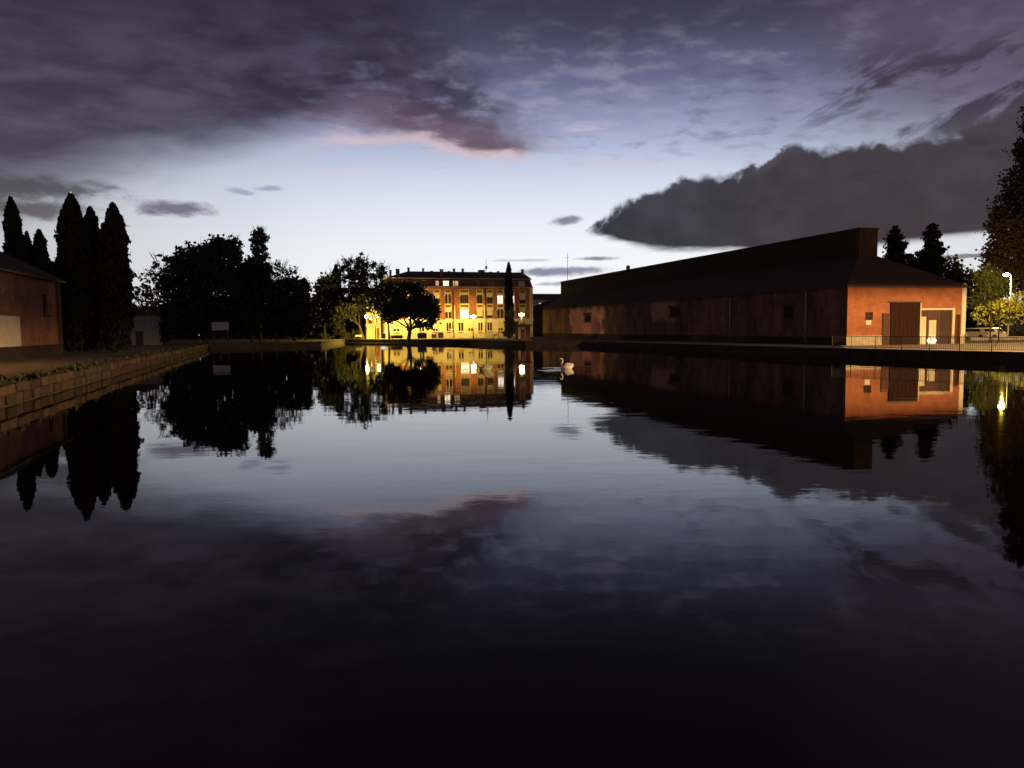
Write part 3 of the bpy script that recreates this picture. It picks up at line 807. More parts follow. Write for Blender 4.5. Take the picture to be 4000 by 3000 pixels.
# ------------------------------------------------------------------ apartment block
FX, FY = -8.0, 160.0
ap = thing('apartment_block', 'four storey brick apartment block with chimneys, lit yellow by street lamps', 'apartment building', (FX, FY, 0), TURN)
X0, X1, DEEP = -18.0, 13.0, 12.0
cols = [(-16.6, -15.4), (-13.6, -12.4), (-10.6, -9.4), (-8.0, -6.9), (-5.76, -4.57), (-2.71, -0.99), (0.81, 1.99), (3.06, 4.24), (5.3, 6.52), (8.0, 9.0), (10.18, 11.39)]
up2 = [(a, b, 7.75, 10.50) for a, b in cols]; up1 = [(a, b, 4.75, 7.50) for a, b in cols]
gcols = [(-16.5, -15.2), (-13.8, -12.7), (-11.2, -10.2), (-8.4, -7.4), (-5.6, -4.6), (-3.17, -2.1), (-1.12, -0.04), (1.02, 1.95), (3.1, 4.13), (5.43, 6.4), (8.0, 8.9), (10.3, 11.3)]
gr = [(a, b, 2.15, 3.82) for a, b in gcols]
bay = lambda x: -0.45 if -3.97 < x < 2.42 else 0.0


def segs(hs, lo, hi): return [h for h in hs if lo < (h[0] + h[1]) / 2 < hi]


brickw = MB(); creamw = MB()
for lo, hi in ((X0, -3.97), (-3.97, 2.42), (2.42, X1)):
    yb = bay((lo + hi) / 2)
    wall(brickw, lo, hi, 4.56, 11.15, segs(up1 + up2, lo, hi), yb, 0.22)
    wall(creamw, lo, hi, 1.70, 4.56, segs(gr, lo, hi), yb, 0.25)
for mb, a, b in ((brickw, 4.56, 11.15), (creamw, 1.70, 4.56)):
    for x in (-3.97, 2.42): mb.quad((x, -0.45, a), (x, 0, a), (x, 0, b), (x, -0.45, b))
    mb.quad((X1, 0, a), (X1, DEEP, a), (X1, DEEP, b), (X1, 0, b)); mb.quad((X0, DEEP, a), (X0, 0, a), (X0, 0, b), (X0, DEEP, b)); mb.quad((X1, DEEP, a), (X0, DEEP, a), (X0, DEEP, b), (X1, DEEP, b))
brickw.build('brick_wall', 'red_brick', ap); creamw.build('ground_floor_wall', 'cream', ap)
for a, b, yb in ((X0 - 0.06, -4.05, 0), (-4.05, 2.50, -0.453), (2.50, X1 + 0.06, 0)): MB().box(a, b, yb - 0.10, yb - 0.003, 0.3, 1.70).build('plinth', 'plinth', ap)
cn = MB()
for lo, hi, yb in ((X0 - 0.1, -4.12, 0), (-4.12, 2.57, -0.45), (2.57, X1 + 0.1, 0)): cn.box(lo, hi, yb - 0.22, yb - 0.003, 4.10, 4.26); cn.box(lo, hi, yb - 0.32, yb - 0.003, 4.262, 4.54)
cn.build('cornice', 'pale_trim', ap)
for x, yb in ((-4.02, -0.45), (2.28, -0.45)): MB().box(x, x + 0.2, yb - 0.14, yb - 0.003, 1.71, 7.4).build('bay_edge_strip', 'pale_trim', ap)
MB().box(12.35, X1 + 0.03, -0.14, -0.003, 4.57, 11.14).build('corner_pilaster', 'pale_trim', ap)
for x in (-4.3, 2.75, 9.4): MB().tube([(x, -0.12, 11.0), (x, -0.12, 1.8)], 0.07, 8).build('downpipe', 'dark_red', ap, True)
rr = random.Random(5)
lit = {(5, 1): 'lit_window', (8, 2): 'lit_window_white', (9, 2): 'lit_window_white'}
for fl, hs in ((1, up1), (2, up2)):
    for i, (a, b, c, d) in enumerate(hs):
        yb = bay((a + b) / 2)
        fr = MB(); s = 0.13
        fr.box(a - s, a - 0.002, yb - 0.07, yb - 0.003, d - 1.25, d + s); fr.box(b + 0.002, b + s, yb - 0.07, yb - 0.003, d - 1.25, d + s); fr.box(a - 0.001, b + 0.001, yb - 0.07, yb - 0.003, d + 0.004, d + s)
        w = fr.build('window', 'pale_trim', ap)
        MB().box(a + 0.03, b - 0.03, yb + 0.02, yb + 0.16, d - 0.44, d - 0.03).build('shutter_box', 'dark_red', w)
        drop = {1: [1.1, .7, 1.4, .6, 1.0, .62, 1.9, 1.7, .4, 1.0, 2.2], 2: [.5, .9, .6, 1.2, .35, .5, .5, .95, .6, .7, 1.5]}[fl][i]
        zb = d - 0.46 - drop
        MB().box(a + 0.04, b - 0.04, yb + 0.06, yb + 0.10, zb, d - 0.46).build('roller_blind', 'blind', w)
        g = MB().box(a, b, yb + 0.17, yb + 0.20, c, max(zb, c + 0.1)); g.build('pane', lit.get((i, fl), 'glass'), w)
        ms = MB()
        for q in ((a + b) / 2,): ms.box(q - 0.05, q + 0.05, yb + 0.11, yb + 0.165, c + 0.02, zb)
        if b - a > 1.5:
            for q in (a + 0.45, b - 0.45): ms.box(q - 0.04, q + 0.04, yb + 0.11, yb + 0.165, c + 0.02, zb)
        ms.build('mullion', 'pale_trim' if (i in (4, 8) or (i, fl) in lit) else 'dark_wood', w)
        MB().box(a - 0.1, b + 0.1, yb - 0.16, yb - 0.003, c - 0.14, c - 0.01).build('sill', 'pale_trim', w)
for i, (a, b, c, d) in enumerate(gr):
    yb = bay((a + b) / 2)
    fr = MB(); s = 0.16
    fr.box(a - s, a - 0.002, yb - 0.08, yb - 0.003, c, d + s); fr.box(b + 0.002, b + s, yb - 0.08, yb - 0.003, c, d + s); fr.box(a - 0.001, b + 0.001, yb - 0.08, yb - 0.003, d + 0.004, d + s)
    w = fr.build('window', 'pale_trim', ap)
    MB().box(a, b, yb + 0.18, yb + 0.21, c, d).build('pane', 'glass', w)
    mid = (a + b) / 2
    MB().box(mid - 0.06, mid + 0.06, yb + 0.10, yb + 0.17, c, d).build('mullion', 'pale_trim', w)
    if i % 3 == 0: MB().box(a + 0.02, b - 0.02, yb + 0.05, yb + 0.09, c + 0.5, d).build('roller_blind', 'blind', w)
    MB().box(a - 0.22, b + 0.22, yb - 0.28, yb - 0.003, c - 0.17, c - 0.01).build('sill', 'pale_trim', w)
    if i not in (6,):
        MB().box(a - 0.05, b + 0.05, yb - 0.05, yb - 0.003, 1.72, 1.92).build('cellar_window', 'dark_red', ap)
MB().box(-4.95, -4.25, -0.4, -0.11, 2.3, 2.62).build('air_conditioner', 'white_metal', ap)
# attic storey with dormers, slightly leaning in
at_ = MB(); k = 0.45
at_.loft([[(X0, -0.1, 11.22), (X1, -0.1, 11.22), (X1, DEEP, 11.22), (X0, DEEP, 11.22)], [(X0 + k, k - 0.1, 12.86), (X1 - k, k - 0.1, 12.86), (X1 - k, DEEP - k, 12.86), (X0 + k, DEEP - k, 12.86)]])
attic = at_.build('attic_storey', 'old_brick', ap)
gt = MB().box(X0 - 0.3, X1 + 0.15, -0.65, DEEP + 0.3, 11.152, 11.218).build('gutter_ledge', 'pale_trim', ap)
for a, b, m in ((-7.7, -7.1, 'lit_window_dim'), (-6.16, -5.03, 'lit_window'), (-4.1, -3.85, 'lit_window_dim'), (-3.71, -3.06, 'lit_window_dim'), (0.2, 1.4, 'glass'), (3.4, 4.6, 'glass'), (7.0, 8.6, 'blind'), (9.9, 11.2, 'blind'), (-10.6, -9.5, 'glass'), (-13.6, -12.6, 'glass')):
    dm = MB().box(a - 0.12, b + 0.12, -0.12, 0.6, 11.24, 12.52).build('dormer', 'red_brick', ap)
    MB().box(a, b, -0.16, -0.123, 11.4, 12.36).build('pane', m, dm)
    if b - a > 1: MB().box((a + b) / 2 - 0.04, (a + b) / 2 + 0.04, -0.2, -0.163, 11.4, 12.36).build('mullion', 'dark_wood', dm)
rf = MB(); xa, xb, zr = X0 + 0.1, X1 - 0.15, 14.68
rf.box(xa - 0.15, xb + 0.1, -0.05, DEEP + 0.05, 12.862, 12.95)
roofa = MB()
roofa.quad((xa, 0.0, 12.95), (xb, 0.0, 12.95), (xb - 0.45, 5.5, zr), (xa + 5.4, 5.5, zr)); roofa.quad((xb, DEEP, 12.95), (xa, DEEP, 12.95), (xa + 5.4, 6.3, zr), (xb - 0.45, 6.3, zr))
roofa.quad((xa, DEEP, 12.95), (xa, 0, 12.95), (xa + 5.4, 5.5, zr), (xa + 5.4, 6.3, zr)); roofa.quad((xb, 0, 12.95), (xb, DEEP, 12.95), (xb - 0.45, 6.3, zr), (xb - 0.45, 5.5, zr)); roofa.quad((xa + 5.4, 5.5, zr), (xb - 0.45, 5.5, zr), (xb - 0.45, 6.3, zr), (xa + 5.4, 6.3, zr))
roof2 = roofa.build('roof', 'slate', ap)
rf.build('eaves', 'pale_trim', roof2)
zt = lambda x: -12.11 + (x - 430) * 0.01468
for xl, xr, ty, yy in ((115, 150, 190, 3), (225, 280, 160, 5), (400, 432, 133, 5.9), (612, 640, 142, 5.9), (735, 765, 178, 6), (800, 850, 182, 0.5), (990, 1020, 178, 6), (1050, 1082, 145, 5), (1178, 1210, 145, 5), (1350, 1385, 188, 0.5), (1455, 1520, 160, 5), (1610, 1640, 182, 6), (1730, 1755, 170, 6), (2040, 2075, 155, 3)):
    a, b = zt(xl), zt(xr); top = 14.69 + (190 - ty) * 0.0138
    base = 12.9
    ch = MB().box(a + 0.04, b - 0.04, yy, yy + 0.55, base, top - 0.14).build('chimney', 'old_brick', roof2)
    MB().box(a - 0.04, b + 0.04, yy - 0.08, yy + 0.63, top - 0.138, top).build('chimney_cap', 'stone_b', ch)
an = MB().tube([(zt(1550), 5.8, 14.4), (zt(1553), 5.8, 17.8)], [0.06, 0.03], 6).build('antenna_mast', 'metal', roof2)
MB().sphere((zt(1550), 5.6, 15.65), 0.27, 0.12, 0.36).build('dish', 'metal', an, True)

# houses beyond, between the block and the warehouse
p = at(2140, 1160, 192)
t = thing('house', 'dim house with one lit window behind the apartment block', 'house', (p.x, p.y, 0), TURN)
hw = wall(MB(), -5.5, 6.5, 0.4, 9.6, [(-2.25, -1.25, 7.9, 8.75)], 0, 0.2); hw.box(-5.5, 6.5, 0.22, 8, 0.4, 9.58); hw.build('wall', 'grey_render', t)
w = MB().box(-2.25, -1.25, 0.17, 0.215, 7.9, 8.75).build('window', 'lit_window', t)
MB().box(-1.78, -1.72, 0.1, 0.165, 7.9, 8.75).build('mullion', 'dark_wood', w)
MB().box(-6, 7, -0.5, 8.4, 7.2, 7.34).build('balcony_slab', 'pale_trim', t)
hr = MB(); hr.loft([[(-6, -0.5, 9.61), (7, -0.5, 9.61), (7, 8.5, 9.61), (-6, 8.5, 9.61)], [(-4.6, 3.5, 11.2), (5.4, 3.5, 11.2), (5.4, 4.5, 11.2), (-4.6, 4.5, 11.2)]]); hr.build('roof', 'slate', t)
p = at(2217, 1100, 200)
t = thing('aerial_mast', 'thin bare aerial mast rising behind the far end of the warehouse', 'mast', (p.x, p.y, 0))
MB().tube([(0, 0, 0.3), (0, 0, 16), (0.05, 0, 21.9)], [0.09, 0.07, 0.05], 6).build('pole', 'metal', t)
MB().box(-0.5, 0.5, -0.03, 0.03, 20.6, 20.66).build('crossbar', 'metal', t)

# little cream house with pilasters, two storeys
p = at(1459, 1325, 158)
t = thing('small_house', 'narrow cream house with pilasters lit yellow left of the apartment block', 'house', (p.x, p.y, 0), TURN)
MB().box(-1.35, 1.55, 0, 4, 0.3, 6.1).build('wall', 'cream', t)
for x in (-1.3, -0.72, -0.14, 0.44, 1.25): MB().box(x, x + 0.2, -0.16, -0.003, 0.3, 3.2).build('pilaster', 'pale_trim', t)
MB().box(-1.6, 1.35, -0.45, -0.003, 3.25, 3.5).build('balcony', 'pale_trim', t)
w = MB().box(-0.95, -0.25, -0.04, -0.003, 3.8, 5.3).build('window', 'dark_red', t); MB().box(-0.85, -0.35, -0.07, -0.043, 3.9, 5.2).build('pane', 'glass', w)
w = MB().box(0.2, 0.8, -0.04, -0.003, 3.8, 5.3).build('window', 'pale_trim', t); MB().box(0.28, 0.72, -0.07, -0.043, 3.9, 5.2).build('pane', 'glass', w)
MB().box(0.66, 1.2, -0.06, -0.003, 0.3, 2.9).build('door', 'dark_red', t)
MB().box(-1.6, 1.8, -0.4, 4.3, 6.1, 6.3).build('roof', 'roof_tile', t)

# red kiosk by the warehouse corner
p = at(2036, 1325, 128)
t = thing('kiosk', 'small dark red kiosk with a flat roof at the warehouse corner', 'kiosk', (p.x, p.y, 0), TURN)
MB().box(-0.55, 1.6, 0, 1.8, 0.4, 2.95).build('body', 'dark_red', t)
MB().box(-0.85, 1.8, -0.35, 2.0, 2.95, 3.25).build('roof', 'dark_red', t)
MB().box(-0.50, -0.12, -0.05, -0.003, 0.9, 2.8).build('pale_panel', 'pale_trim', t)
MB().box(0.10, 0.42, -0.05, -0.003, 2.45, 2.8).build('sign_disc', 'white_metal', t)
MB().tube([(0.62, -0.1, 0.4), (0.62, -0.1, 2.94)], 0.06, 8).build('corner_post', 'pale_trim', t)


# bins, notice frames, benches on the far quay
def dumpster(x, y, Y, w, h, label):
    p = at(x, y, Y); t = thing('waste_container', label, 'container', (p.x, p.y, G), 0.05, None)
    b = MB(); b.loft([[(-w / 2 * .92, -0.45, 0.12), (w / 2 * .92, -0.45, 0.12), (w / 2 * .92, 0.45, 0.12), (-w / 2 * .92, 0.45, 0.12)], [(-w / 2, -0.55, h * .82), (w / 2, -0.55, h * .82), (w / 2, 0.55, h * .82), (-w / 2, 0.55, h * .82)]]); b.build('body', 'dark_box', t)
    l = MB(); l.loft([[(-w / 2 - .04, -0.6, h * .825), (w / 2 + .04, -0.6, h * .825), (w / 2 + .04, 0.6, h * .825), (-w / 2 - .04, 0.6, h * .825)], [(-w / 2 * .9, -0.25, h), (w / 2 * .9, -0.25, h), (w / 2 * .9, 0.3, h), (-w / 2 * .9, 0.3, h)]]); l.build('lid', 'dark_box', t)
    for sx in (-1, 1): MB().tube([(sx * w * .38, -0.3, 0.0), (sx * w * .38, -0.3, 0.16)], 0.07, 8).build('wheel', 'rubber', t)


dumpster(1550, 1325, 149, 2.3, 0.75, 'low dark box left of the big quayside tree trunk')
dumpster(1649, 1325, 145, 1.75, 1.15, 'dark square waste container right of the big tree trunk')
for i, (x, Y, w, h, lb) in enumerate(((1696, 147, 0.95, 0.95, 'small pale-framed panel, lower of the pair by the containers'), (1722, 147, 1.05, 1.25, 'pale-framed display panel, taller of the pair by the containers'))):
    p = at(x, 1325, Y); t = thing('display_frame', lb, 'display', (p.x, p.y, G))
    f = MB(); f.box(-w / 2, -w / 2 + 0.1, -0.05, 0.05, 0, h); f.box(w / 2 - 0.1, w / 2, -0.05, 0.05, 0, h); f.box(-w / 2 + 0.1, w / 2 - 0.1, -0.05, 0.05, h - 0.1, h); f.build('frame', 'white_metal', t)
    MB().box(-w / 2 + 0.1, w / 2 - 0.1, -0.02, 0.02, 0.15, h - 0.1).build('panel', 'plinth', t)
for x, Y, m, lb in ((1938, 140, 'pale_trim', 'pale slatted bench near the kiosk, in the lamplight'), (1402, 156, 'white_metal', 'low white bench left of the small cream house')):
    p = at(x, 1325, Y); t = thing('bench', lb, 'bench', (p.x, p.y, G), TURN)
    for k in range(3): MB().box(-0.65, 0.65, -0.25 + k * 0.17, -0.11 + k * 0.17, 0.42, 0.46).build('seat_slat', m, t)
    for k in range(2): MB().box(-0.65, 0.65, 0.27, 0.30, 0.55 + k * 0.16, 0.67 + k * 0.16).build('back_slat', m, t)
    for sx in (-0.55, 0.55): MB().box(sx - 0.04, sx + 0.04, -0.22, 0.26, 0, 0.42).build('leg', 'metal', t)


# poles and cars, right
for x, top, lb in ((3873, 1172, 'dark slim pole in front of the yellow-lit tree, left of two'), (3906, 1176, 'dark slim pole in front of the yellow-lit tree, right of two')):
    p = at(x, top, 84); t = thing('pole', lb, 'pole', (p.x, p.y, G))
    MB().tube([(0, 0, 0), (0, 0, p.z - G)], [0.085, 0.06], 8).build('shaft', 'dark_wood', t, True)
    MB().sphere((0, 0, p.z - G + 0.04), 0.075, 0.075, 0.07).build('finial', 'metal', t, True)
p = at(3938, 1268, 104); t = thing('bollard', 'short pale post under the lit tree', 'post', (p.x, p.y, G))
MB().tube([(0, 0, 0), (0, 0, p.z - G)], [0.12, 0.10], 8).build('shaft', 'pale_trim', t, True); MB().sphere((0, 0, p.z - G), 0.13, 0.13, 0.08).build('cap', 'pale_trim', t, True)


def car(x, Y, m, label, rz):
    p = at(x, 1320, Y); t = thing('parked_car', label, 'car', (p.x, p.y, G + 0.02), rz, 'cars parked behind the warehouse end')
    prof = [(-2.05, .35), (-2.1, .62), (-2.0, .86), (-1.75, .93), (-1.35, 1.38), (-0.9, 1.45), (0.3, 1.45), (0.75, 1.36), (1.2, .95), (1.95, .82), (2.08, .6), (2.05, .35)]
    rings = [[(w * (1 if z < 1.0 else 0.86), y_, z) for y_, z in prof] for w in (-0.82, 0.82)]
    b = MB(); b.loft(rings); body = b.build('body', m, t, False)
    MB().quad((-0.6, -1.745, .97), (0.6, -1.745, .97), (0.55, -1.40, 1.35), (-0.55, -1.40, 1.35)).build('rear_window', 'glass', t)
    MB().quad((0.6, 1.215, .97), (-0.6, 1.215, .97), (-0.55, .80, 1.34), (0.55, .80, 1.34)).build('windscreen', 'glass', t)
    for sx in (-1, 1):
        MB().quad(*[(sx * 0.835, y_, z) for y_, z in ((-1.3, .98), (1.05, .98), (.62, 1.32), (-1.15, 1.34))][::sx]).build('side_window', 'glass', t)
        MB().box(sx * .68 - .1, sx * .68 + .1, -2.115, -2.02, .66, .84).build('tail_light', 'tail_red', t)
        MB().box(sx * .66 - .13, sx * .66 + .13, 2.0, 2.085, .6, .74).build('headlight', 'white_metal', t)
        for wy in (-1.3, 1.3):
            w = MB(); w.tube([(sx * .83, wy, .31), (sx * .64, wy, .31)], .31, 14); w.build('wheel', 'rubber', t)
    MB().box(-.26, .26, -2.13, -2.10, .5, .62).build('number_plate', 'white_metal', t)
    return t


car(3808, 98, 'car_pale', 'pale beige parked car next to the warehouse corner', R(25))
car(3852, 97, 'car_white', 'white parked car right of the beige one', R(35))
p = at(3792, 1330, 92)
t = thing('low_wall', 'low pale kerb wall lit yellow behind the railing', 'wall', (p.x, p.y, G), TURN * 0.8)
MB().box(0, 22, 0, 0.35, 0, 0.32).build('masonry', 'plinth', t); MB().box(-0.05, 22.05, -0.05, 0.40, 0.322, 0.40).build('coping', 'pale_trim', t)


# ------------------------------------------------------------------ vegetation
def leaf_mesh(name, cen, size, m, up=0.0, aspect=1.0):
    """many small leaf-sized faces; cen (n,3), size (n,)"""
    n = len(cen)
    a = RNG.normal(size=(n, 3)); a[:, 2] *= (1 - up); a /= np.linalg.norm(a, axis=1)[:, None]
    b = RNG.normal(size=(n, 3)); b[:, 2] += up * 4; b -= a * (a * b).sum(1)[:, None]; b /= np.linalg.norm(b, axis=1)[:, None]
    s = size[:, None] * RNG.uniform(0.6, 1.2, (n, 1))
    q = np.stack([cen - a * s - b * s * aspect * .4, cen + a * s * .35 - b * s * aspect, cen + a * s + b * s * aspect * .3, cen - a * s * .3 + b * s * aspect], 1).reshape(-1, 3)
    me = bpy.data.meshes.new(name)
    me.vertices.add(4 * n); me.vertices.foreach_set('co', q.astype(np.float32).ravel())
    me.loops.add(4 * n); me.loops.foreach_set('vertex_index', np.arange(4 * n, dtype=np.int32))
    me.polygons.add(n); me.polygons.foreach_set('loop_start', np.arange(0, 4 * n, 4, dtype=np.int32)); me.polygons.foreach_set('loop_total', np.full(n, 4, dtype=np.int32))
    me.update(); me.materials.append(M[m]); return me


def clumps(blobs, dens, leaf, gap):
    """leaf centres gathered in small clumps spread through the blobs' shells"""
    out = []
    for (cx, cy, cz, rx, ry, rz) in blobs:
        vol = (rx * ry * rz) ** (1 / 3)
        k = max(18, int(dens * 44 * (vol ** 2) / 4))
        d = RNG.normal(size=(k, 3)); d /= np.linalg.norm(d, axis=1)[:, None]
        r = RNG.uniform(0.35, 1.0, k) ** 0.55 * RNG.uniform(0.86, 1.12, k)
        c = d * r[:, None] * np.array([rx, ry, rz]) + np.array([cx, cy, cz])
        per = 16
        sp = gap * RNG.uniform(0.6, 1.3, (k, 1, 1))
        q = c[:, None, :] + RNG.normal(size=(k, per, 3)) * sp * np.array([1, 1, 0.8])
        out.append(q.reshape(-1, 3))
    return np.concatenate(out)


def tree(name, label, base, blobs, m='leaf', dens=1.0, leaf=0.26, gap=0.42, trunk=0.22, twigs=0, fork=0.45, group=None):
    """blobs in world coordinates; trunk with limbs that reach into every blob"""
    bx, by = base
    t = thing(name, label, 'tree', (bx, by, G), 0, group)
    loc = [(x - bx, y - by, z - G, a, b, c) for x, y, z, a, b, c in blobs]
    zc = min(b[2] for b in loc); zt_ = max(b[2] for b in loc)
    fz = max(0.8, zc * fork)
    tr = MB(); jit = lambda s: random.uniform(-s, s)
    mx = sum(b[0] for b in loc) / len(loc); my = sum(b[1] for b in loc) / len(loc)
    fp = Vector((mx * 0.25 + jit(.15), my * 0.25, fz))
    tr.tube([(0, 0, -0.1), (0.03, 0, 0.25), (fp.x * .5, fp.y * .5, fz * .55), fp], [trunk * 1.35, trunk * 1.05, trunk * .92, trunk * .85], 9)
    for b in loc:
        c = Vector(b[:3]); m1 = fp.lerp(c, 0.5) + Vector((jit(.3), jit(.3), 0.15))
        tr.tube([fp - Vector((0, 0, .1)), m1, c, c + Vector((jit(.3), jit(.3), b[5] * .6))], [trunk * .55, trunk * .36, trunk * .2, 0.02], 6)
        for q in range(4):
            e = c + Vector((jit(b[3]), jit(b[4]), jit(b[5]) + .2)) * .8
            tr.tube([m1.lerp(c, random.random()), e], [trunk * .16, 0.015], 4)
    for q in range(twigs):
        b = random.choice(loc); an = random.uniform(0, 6.28); rr_ = random.uniform(.3, 1.0)
        s = Vector((b[0] + b[3] * .7 * math.cos(an), b[1] + b[4] * .7 * math.sin(an), b[2] + b[5] * .5))
        tip = Vector((b[0] + b[3] * (1.0 + .15 * rr_) * math.cos(an), b[1] + b[4] * math.sin(an), b[2] + b[5] * (1.0 + .35 * rr_)))
        tr.tube([s, s.lerp(tip, .5) + Vector((jit(.1), jit(.1), .05)), tip], [0.05, 0.035, 0.012], 3)
    tr.build('trunk', 'bark', t)
    c = clumps(loc, dens, leaf, gap); c = c[c[:, 2] > 0.25]
    link('crown', leaf_mesh('crown', c, np.full(len(c), leaf), m), None, t)
    return t


def pb(Y, *items):
    """crown blobs: (bearing x, y, half width, half height) in survey pixels at distance Y"""
    out = []
    for it in items:
        x, y, rx, ry = it[:4]; dy = it[4] if len(it) > 4 else 0
        p = at(x, y, Y + dy); s = (Y + dy) / 3000
        out.append((p.x, p.y, p.z, rx * s, rx * s * .9, ry * s))
    return out


def cypress(label, x, top, half, Y, foot=1350, m='needle', tip=0.0, group='row of cypresses on the left bank', dens=1.0, cat_name='cypress_tree'):
    b = at(x, foot, Y); tp = at(x, top, Y); h = tp.z - G; r = half * Y / 3000
    t = thing(cat_name, label, 'tree', (tp.x, tp.y, G), 0, group)
    MB().tube([(0, 0, -0.1), (0, 0, h * .5), (tip, 0, h * .93)], [r * .22, r * .12, 0.02], 8).build('trunk', 'bark', t)
    n = int(5200 * dens * max(0.35, r * h / 16)); u = RNG.uniform(0, 1, n) ** 0.85
    prof = np.interp(u, [0, .06, .3, .6, .8, .92, 1.0], [.6, .9, 1.0, .95, .78, .50, .05])
    an = RNG.uniform(0, 2 * np.pi, n); ph = RNG.uniform(0, 6.28, 4); lump = 1 + .10 * np.sin(u * 23 + an * 2 + ph[0]) + .09 * np.sin(u * 51 - an * 3 + ph[1]) + .07 * np.sin(u * 11 + an + ph[2])
    rad = r * prof * lump * np.sqrt(RNG.uniform(.25, 1.0, n)) * np.where(RNG.uniform(0, 1, n) > .94, RNG.uniform(1.0, 1.22, n), 1.0)
    c = np.stack([rad * np.cos(an) + tip * u ** 2, rad * np.sin(an), 0.25 + u * (h - .3)], 1)
    link('crown', leaf_mesh('crown', c, np.full(n, 0.17), m, 0.75, 1.7), None, t)
    return t


def conifer(label, x, top, half, Y, m='needle', group=None, lean=0.0, gappy=0.5):
    tp = at(x, top, Y); h = tp.z - G; r = half * Y / 3000
    t = thing('cedar_tree', label, 'tree', (tp.x, tp.y, G), 0, group)
    tr = MB().tube([(0, 0, -0.1), (lean * .4, 0, h * .5), (lean, 0, h * .98)], [.3, .2, .03], 8)
    pts = []; k = 22
    for i in range(k):
        u = (i + random.uniform(-.4, .4)) / k; u = min(max(u, 0), .99); z = h * (.30 + .68 * u)
        an = random.uniform(0, 6.28); R_ = (r * (1 - u) ** .75 + .15) * random.choice((.55, .8, 1.0, 1.25))
        for b in range(4):
            an += random.uniform(.9, 2.2); L = R_ * random.uniform(.5, 1.1); sag = random.uniform(-.28, .12)
            ox = lean * (z / h) ** 2
            s = Vector((ox, 0, z + .1)); e = Vector((ox + L * math.cos(an), L * math.sin(an), z + L * sag))
            tr.tube([s, s.lerp(e, .5) + Vector((0, 0, .1)), e], [.06, .04, .015], 4)
            for q in range(int(6 + 11 * L)):
                p_ = s.lerp(e, random.uniform(.1, 1.0))
                pts += [(p_.x + random.gauss(0, .3), p_.y + random.gauss(0, .3), p_.z + random.gauss(-.05, .17)) for _ in range(5)]
    for q in range(60):
        u = random.uniform(.55, 1.0); pts += [(lean * u ** 2 + random.gauss(0, .16), random.gauss(0, .16), h * u) for _ in range(3)]
    tr.build('trunk', 'bark', t)
    c = np.array(pts); link('crown', leaf_mesh('crown', c, np.full(len(c), .22), m), None, t)
    return t


# cypresses, left bank
cypress('slim cypress at the far left, behind the brick warehouse', 50, 772, 38, 86, tip=-0.25)
cypress('smallest cypress, just right of the far left one', 104, 908, 20, 88)
cypress('short broad cypress between the far left one and the big three', 152, 900, 36, 88)
cypress('tallest broad cypress of the big three', 272, 762, 62, 75, tip=0.15)
cypress('middle cypress of the big three, slightly lower', 352, 812, 44, 78)
cypress('right cypress of the big three, with a blunt top', 436, 797, 56, 74, tip=0.1)
# dark undergrowth behind them
def bush(label, x, y, rx, ry, Y, m='leaf_dark', dens=1.0, leaf=.2, name='bush', group=None, n=3):
    p = at(x, y, Y); t = thing(name, label, 'bush', (p.x, p.y, G), 0, group)
    s = Y / 3000; zc = p.z - G
    bl = [(random.uniform(-.35, .35) * rx * s, random.uniform(-.3, .3) * rx * s, max(.5, zc + random.uniform(-.3, .15) * ry * s), rx * s * random.uniform(.6, .85), rx * s * .6, ry * s * random.uniform(.7, .95)) for _ in range(n)]
    st = MB()
    for b in bl: st.tube([(b[0] * .2, b[1] * .2, -.05), (b[0], b[1], b[2])], [.07, .02], 5)
    st.build('stem', 'bark', t)
    c = clumps(bl, dens, leaf, .22); c = c[c[:, 2] > .05]
    link('foliage', leaf_mesh('foliage', c, np.full(len(c), leaf), m), None, t)
    return t


bush('dark bush between the cypresses and the pale hut', 470, 1290, 60, 60, 100, dens=1.6)
bush('dark bush behind the left warehouse roof', 190, 1080, 90, 70, 96, dens=1.6)
bush('dark bush right of the pale hut', 640, 1290, 60, 70, 112, dens=1.6)
G1 = 'trees across the water on the left'
tree('broadleaf_tree', 'loose light-crowned tree at the left of the dark tree group', at(600, 1330, 132).xy, pb(132, (585, 1120, 60, 55), (640, 1040, 48, 45), (570, 1180, 50, 40), (650, 1120, 55, 60)), 'leaf_autumn', 0.42, .24, .40, .25, 30, group=G1)
tree('broadleaf_tree', 'biggest dark round tree in the middle of the left group', at(800, 1330, 126).xy, pb(126, (770, 1040, 95, 85), (860, 1010, 70, 75), (730, 1120, 95, 95), (850, 1140, 110, 110), (760, 1230, 130, 80), (912, 975, 26, 48), (860, 960, 30, 36)), 'leaf_dark', 1.5, .26, .45, .4, 14, group=G1)
tree('broadleaf_tree', 'dark tree just below the poplar spire', at(985, 1330, 130).xy, pb(130, (965, 1090, 80, 85), (1020, 1170, 90, 80), (950, 1230, 110, 80), (1010, 1090, 60, 60)), 'leaf_dark', 1.4, .26, .45, .35, 10, group=G1)
tree('poplar_tree', 'tall narrow poplar spire standing above the left tree group', at(1015, 1330, 136).xy, pb(136, (1010, 925, 24, 34), (1024, 920, 20, 32), (1012, 985, 32, 50), (1020, 1050, 40, 60), (1010, 1130, 42, 60)), 'leaf', 1.9, .22, .26, .25, 26, 0.2, group=G1)
tree('bare_tree', 'thin half-bare tree right of the poplar spire', at(1080, 1330, 132).xy, pb(132, (1085, 1070, 40, 45), (1130, 1090, 34, 40), (1075, 1130, 50, 40)), 'leaf_autumn', 0.35, .2, .4, .2, 70, group=G1)
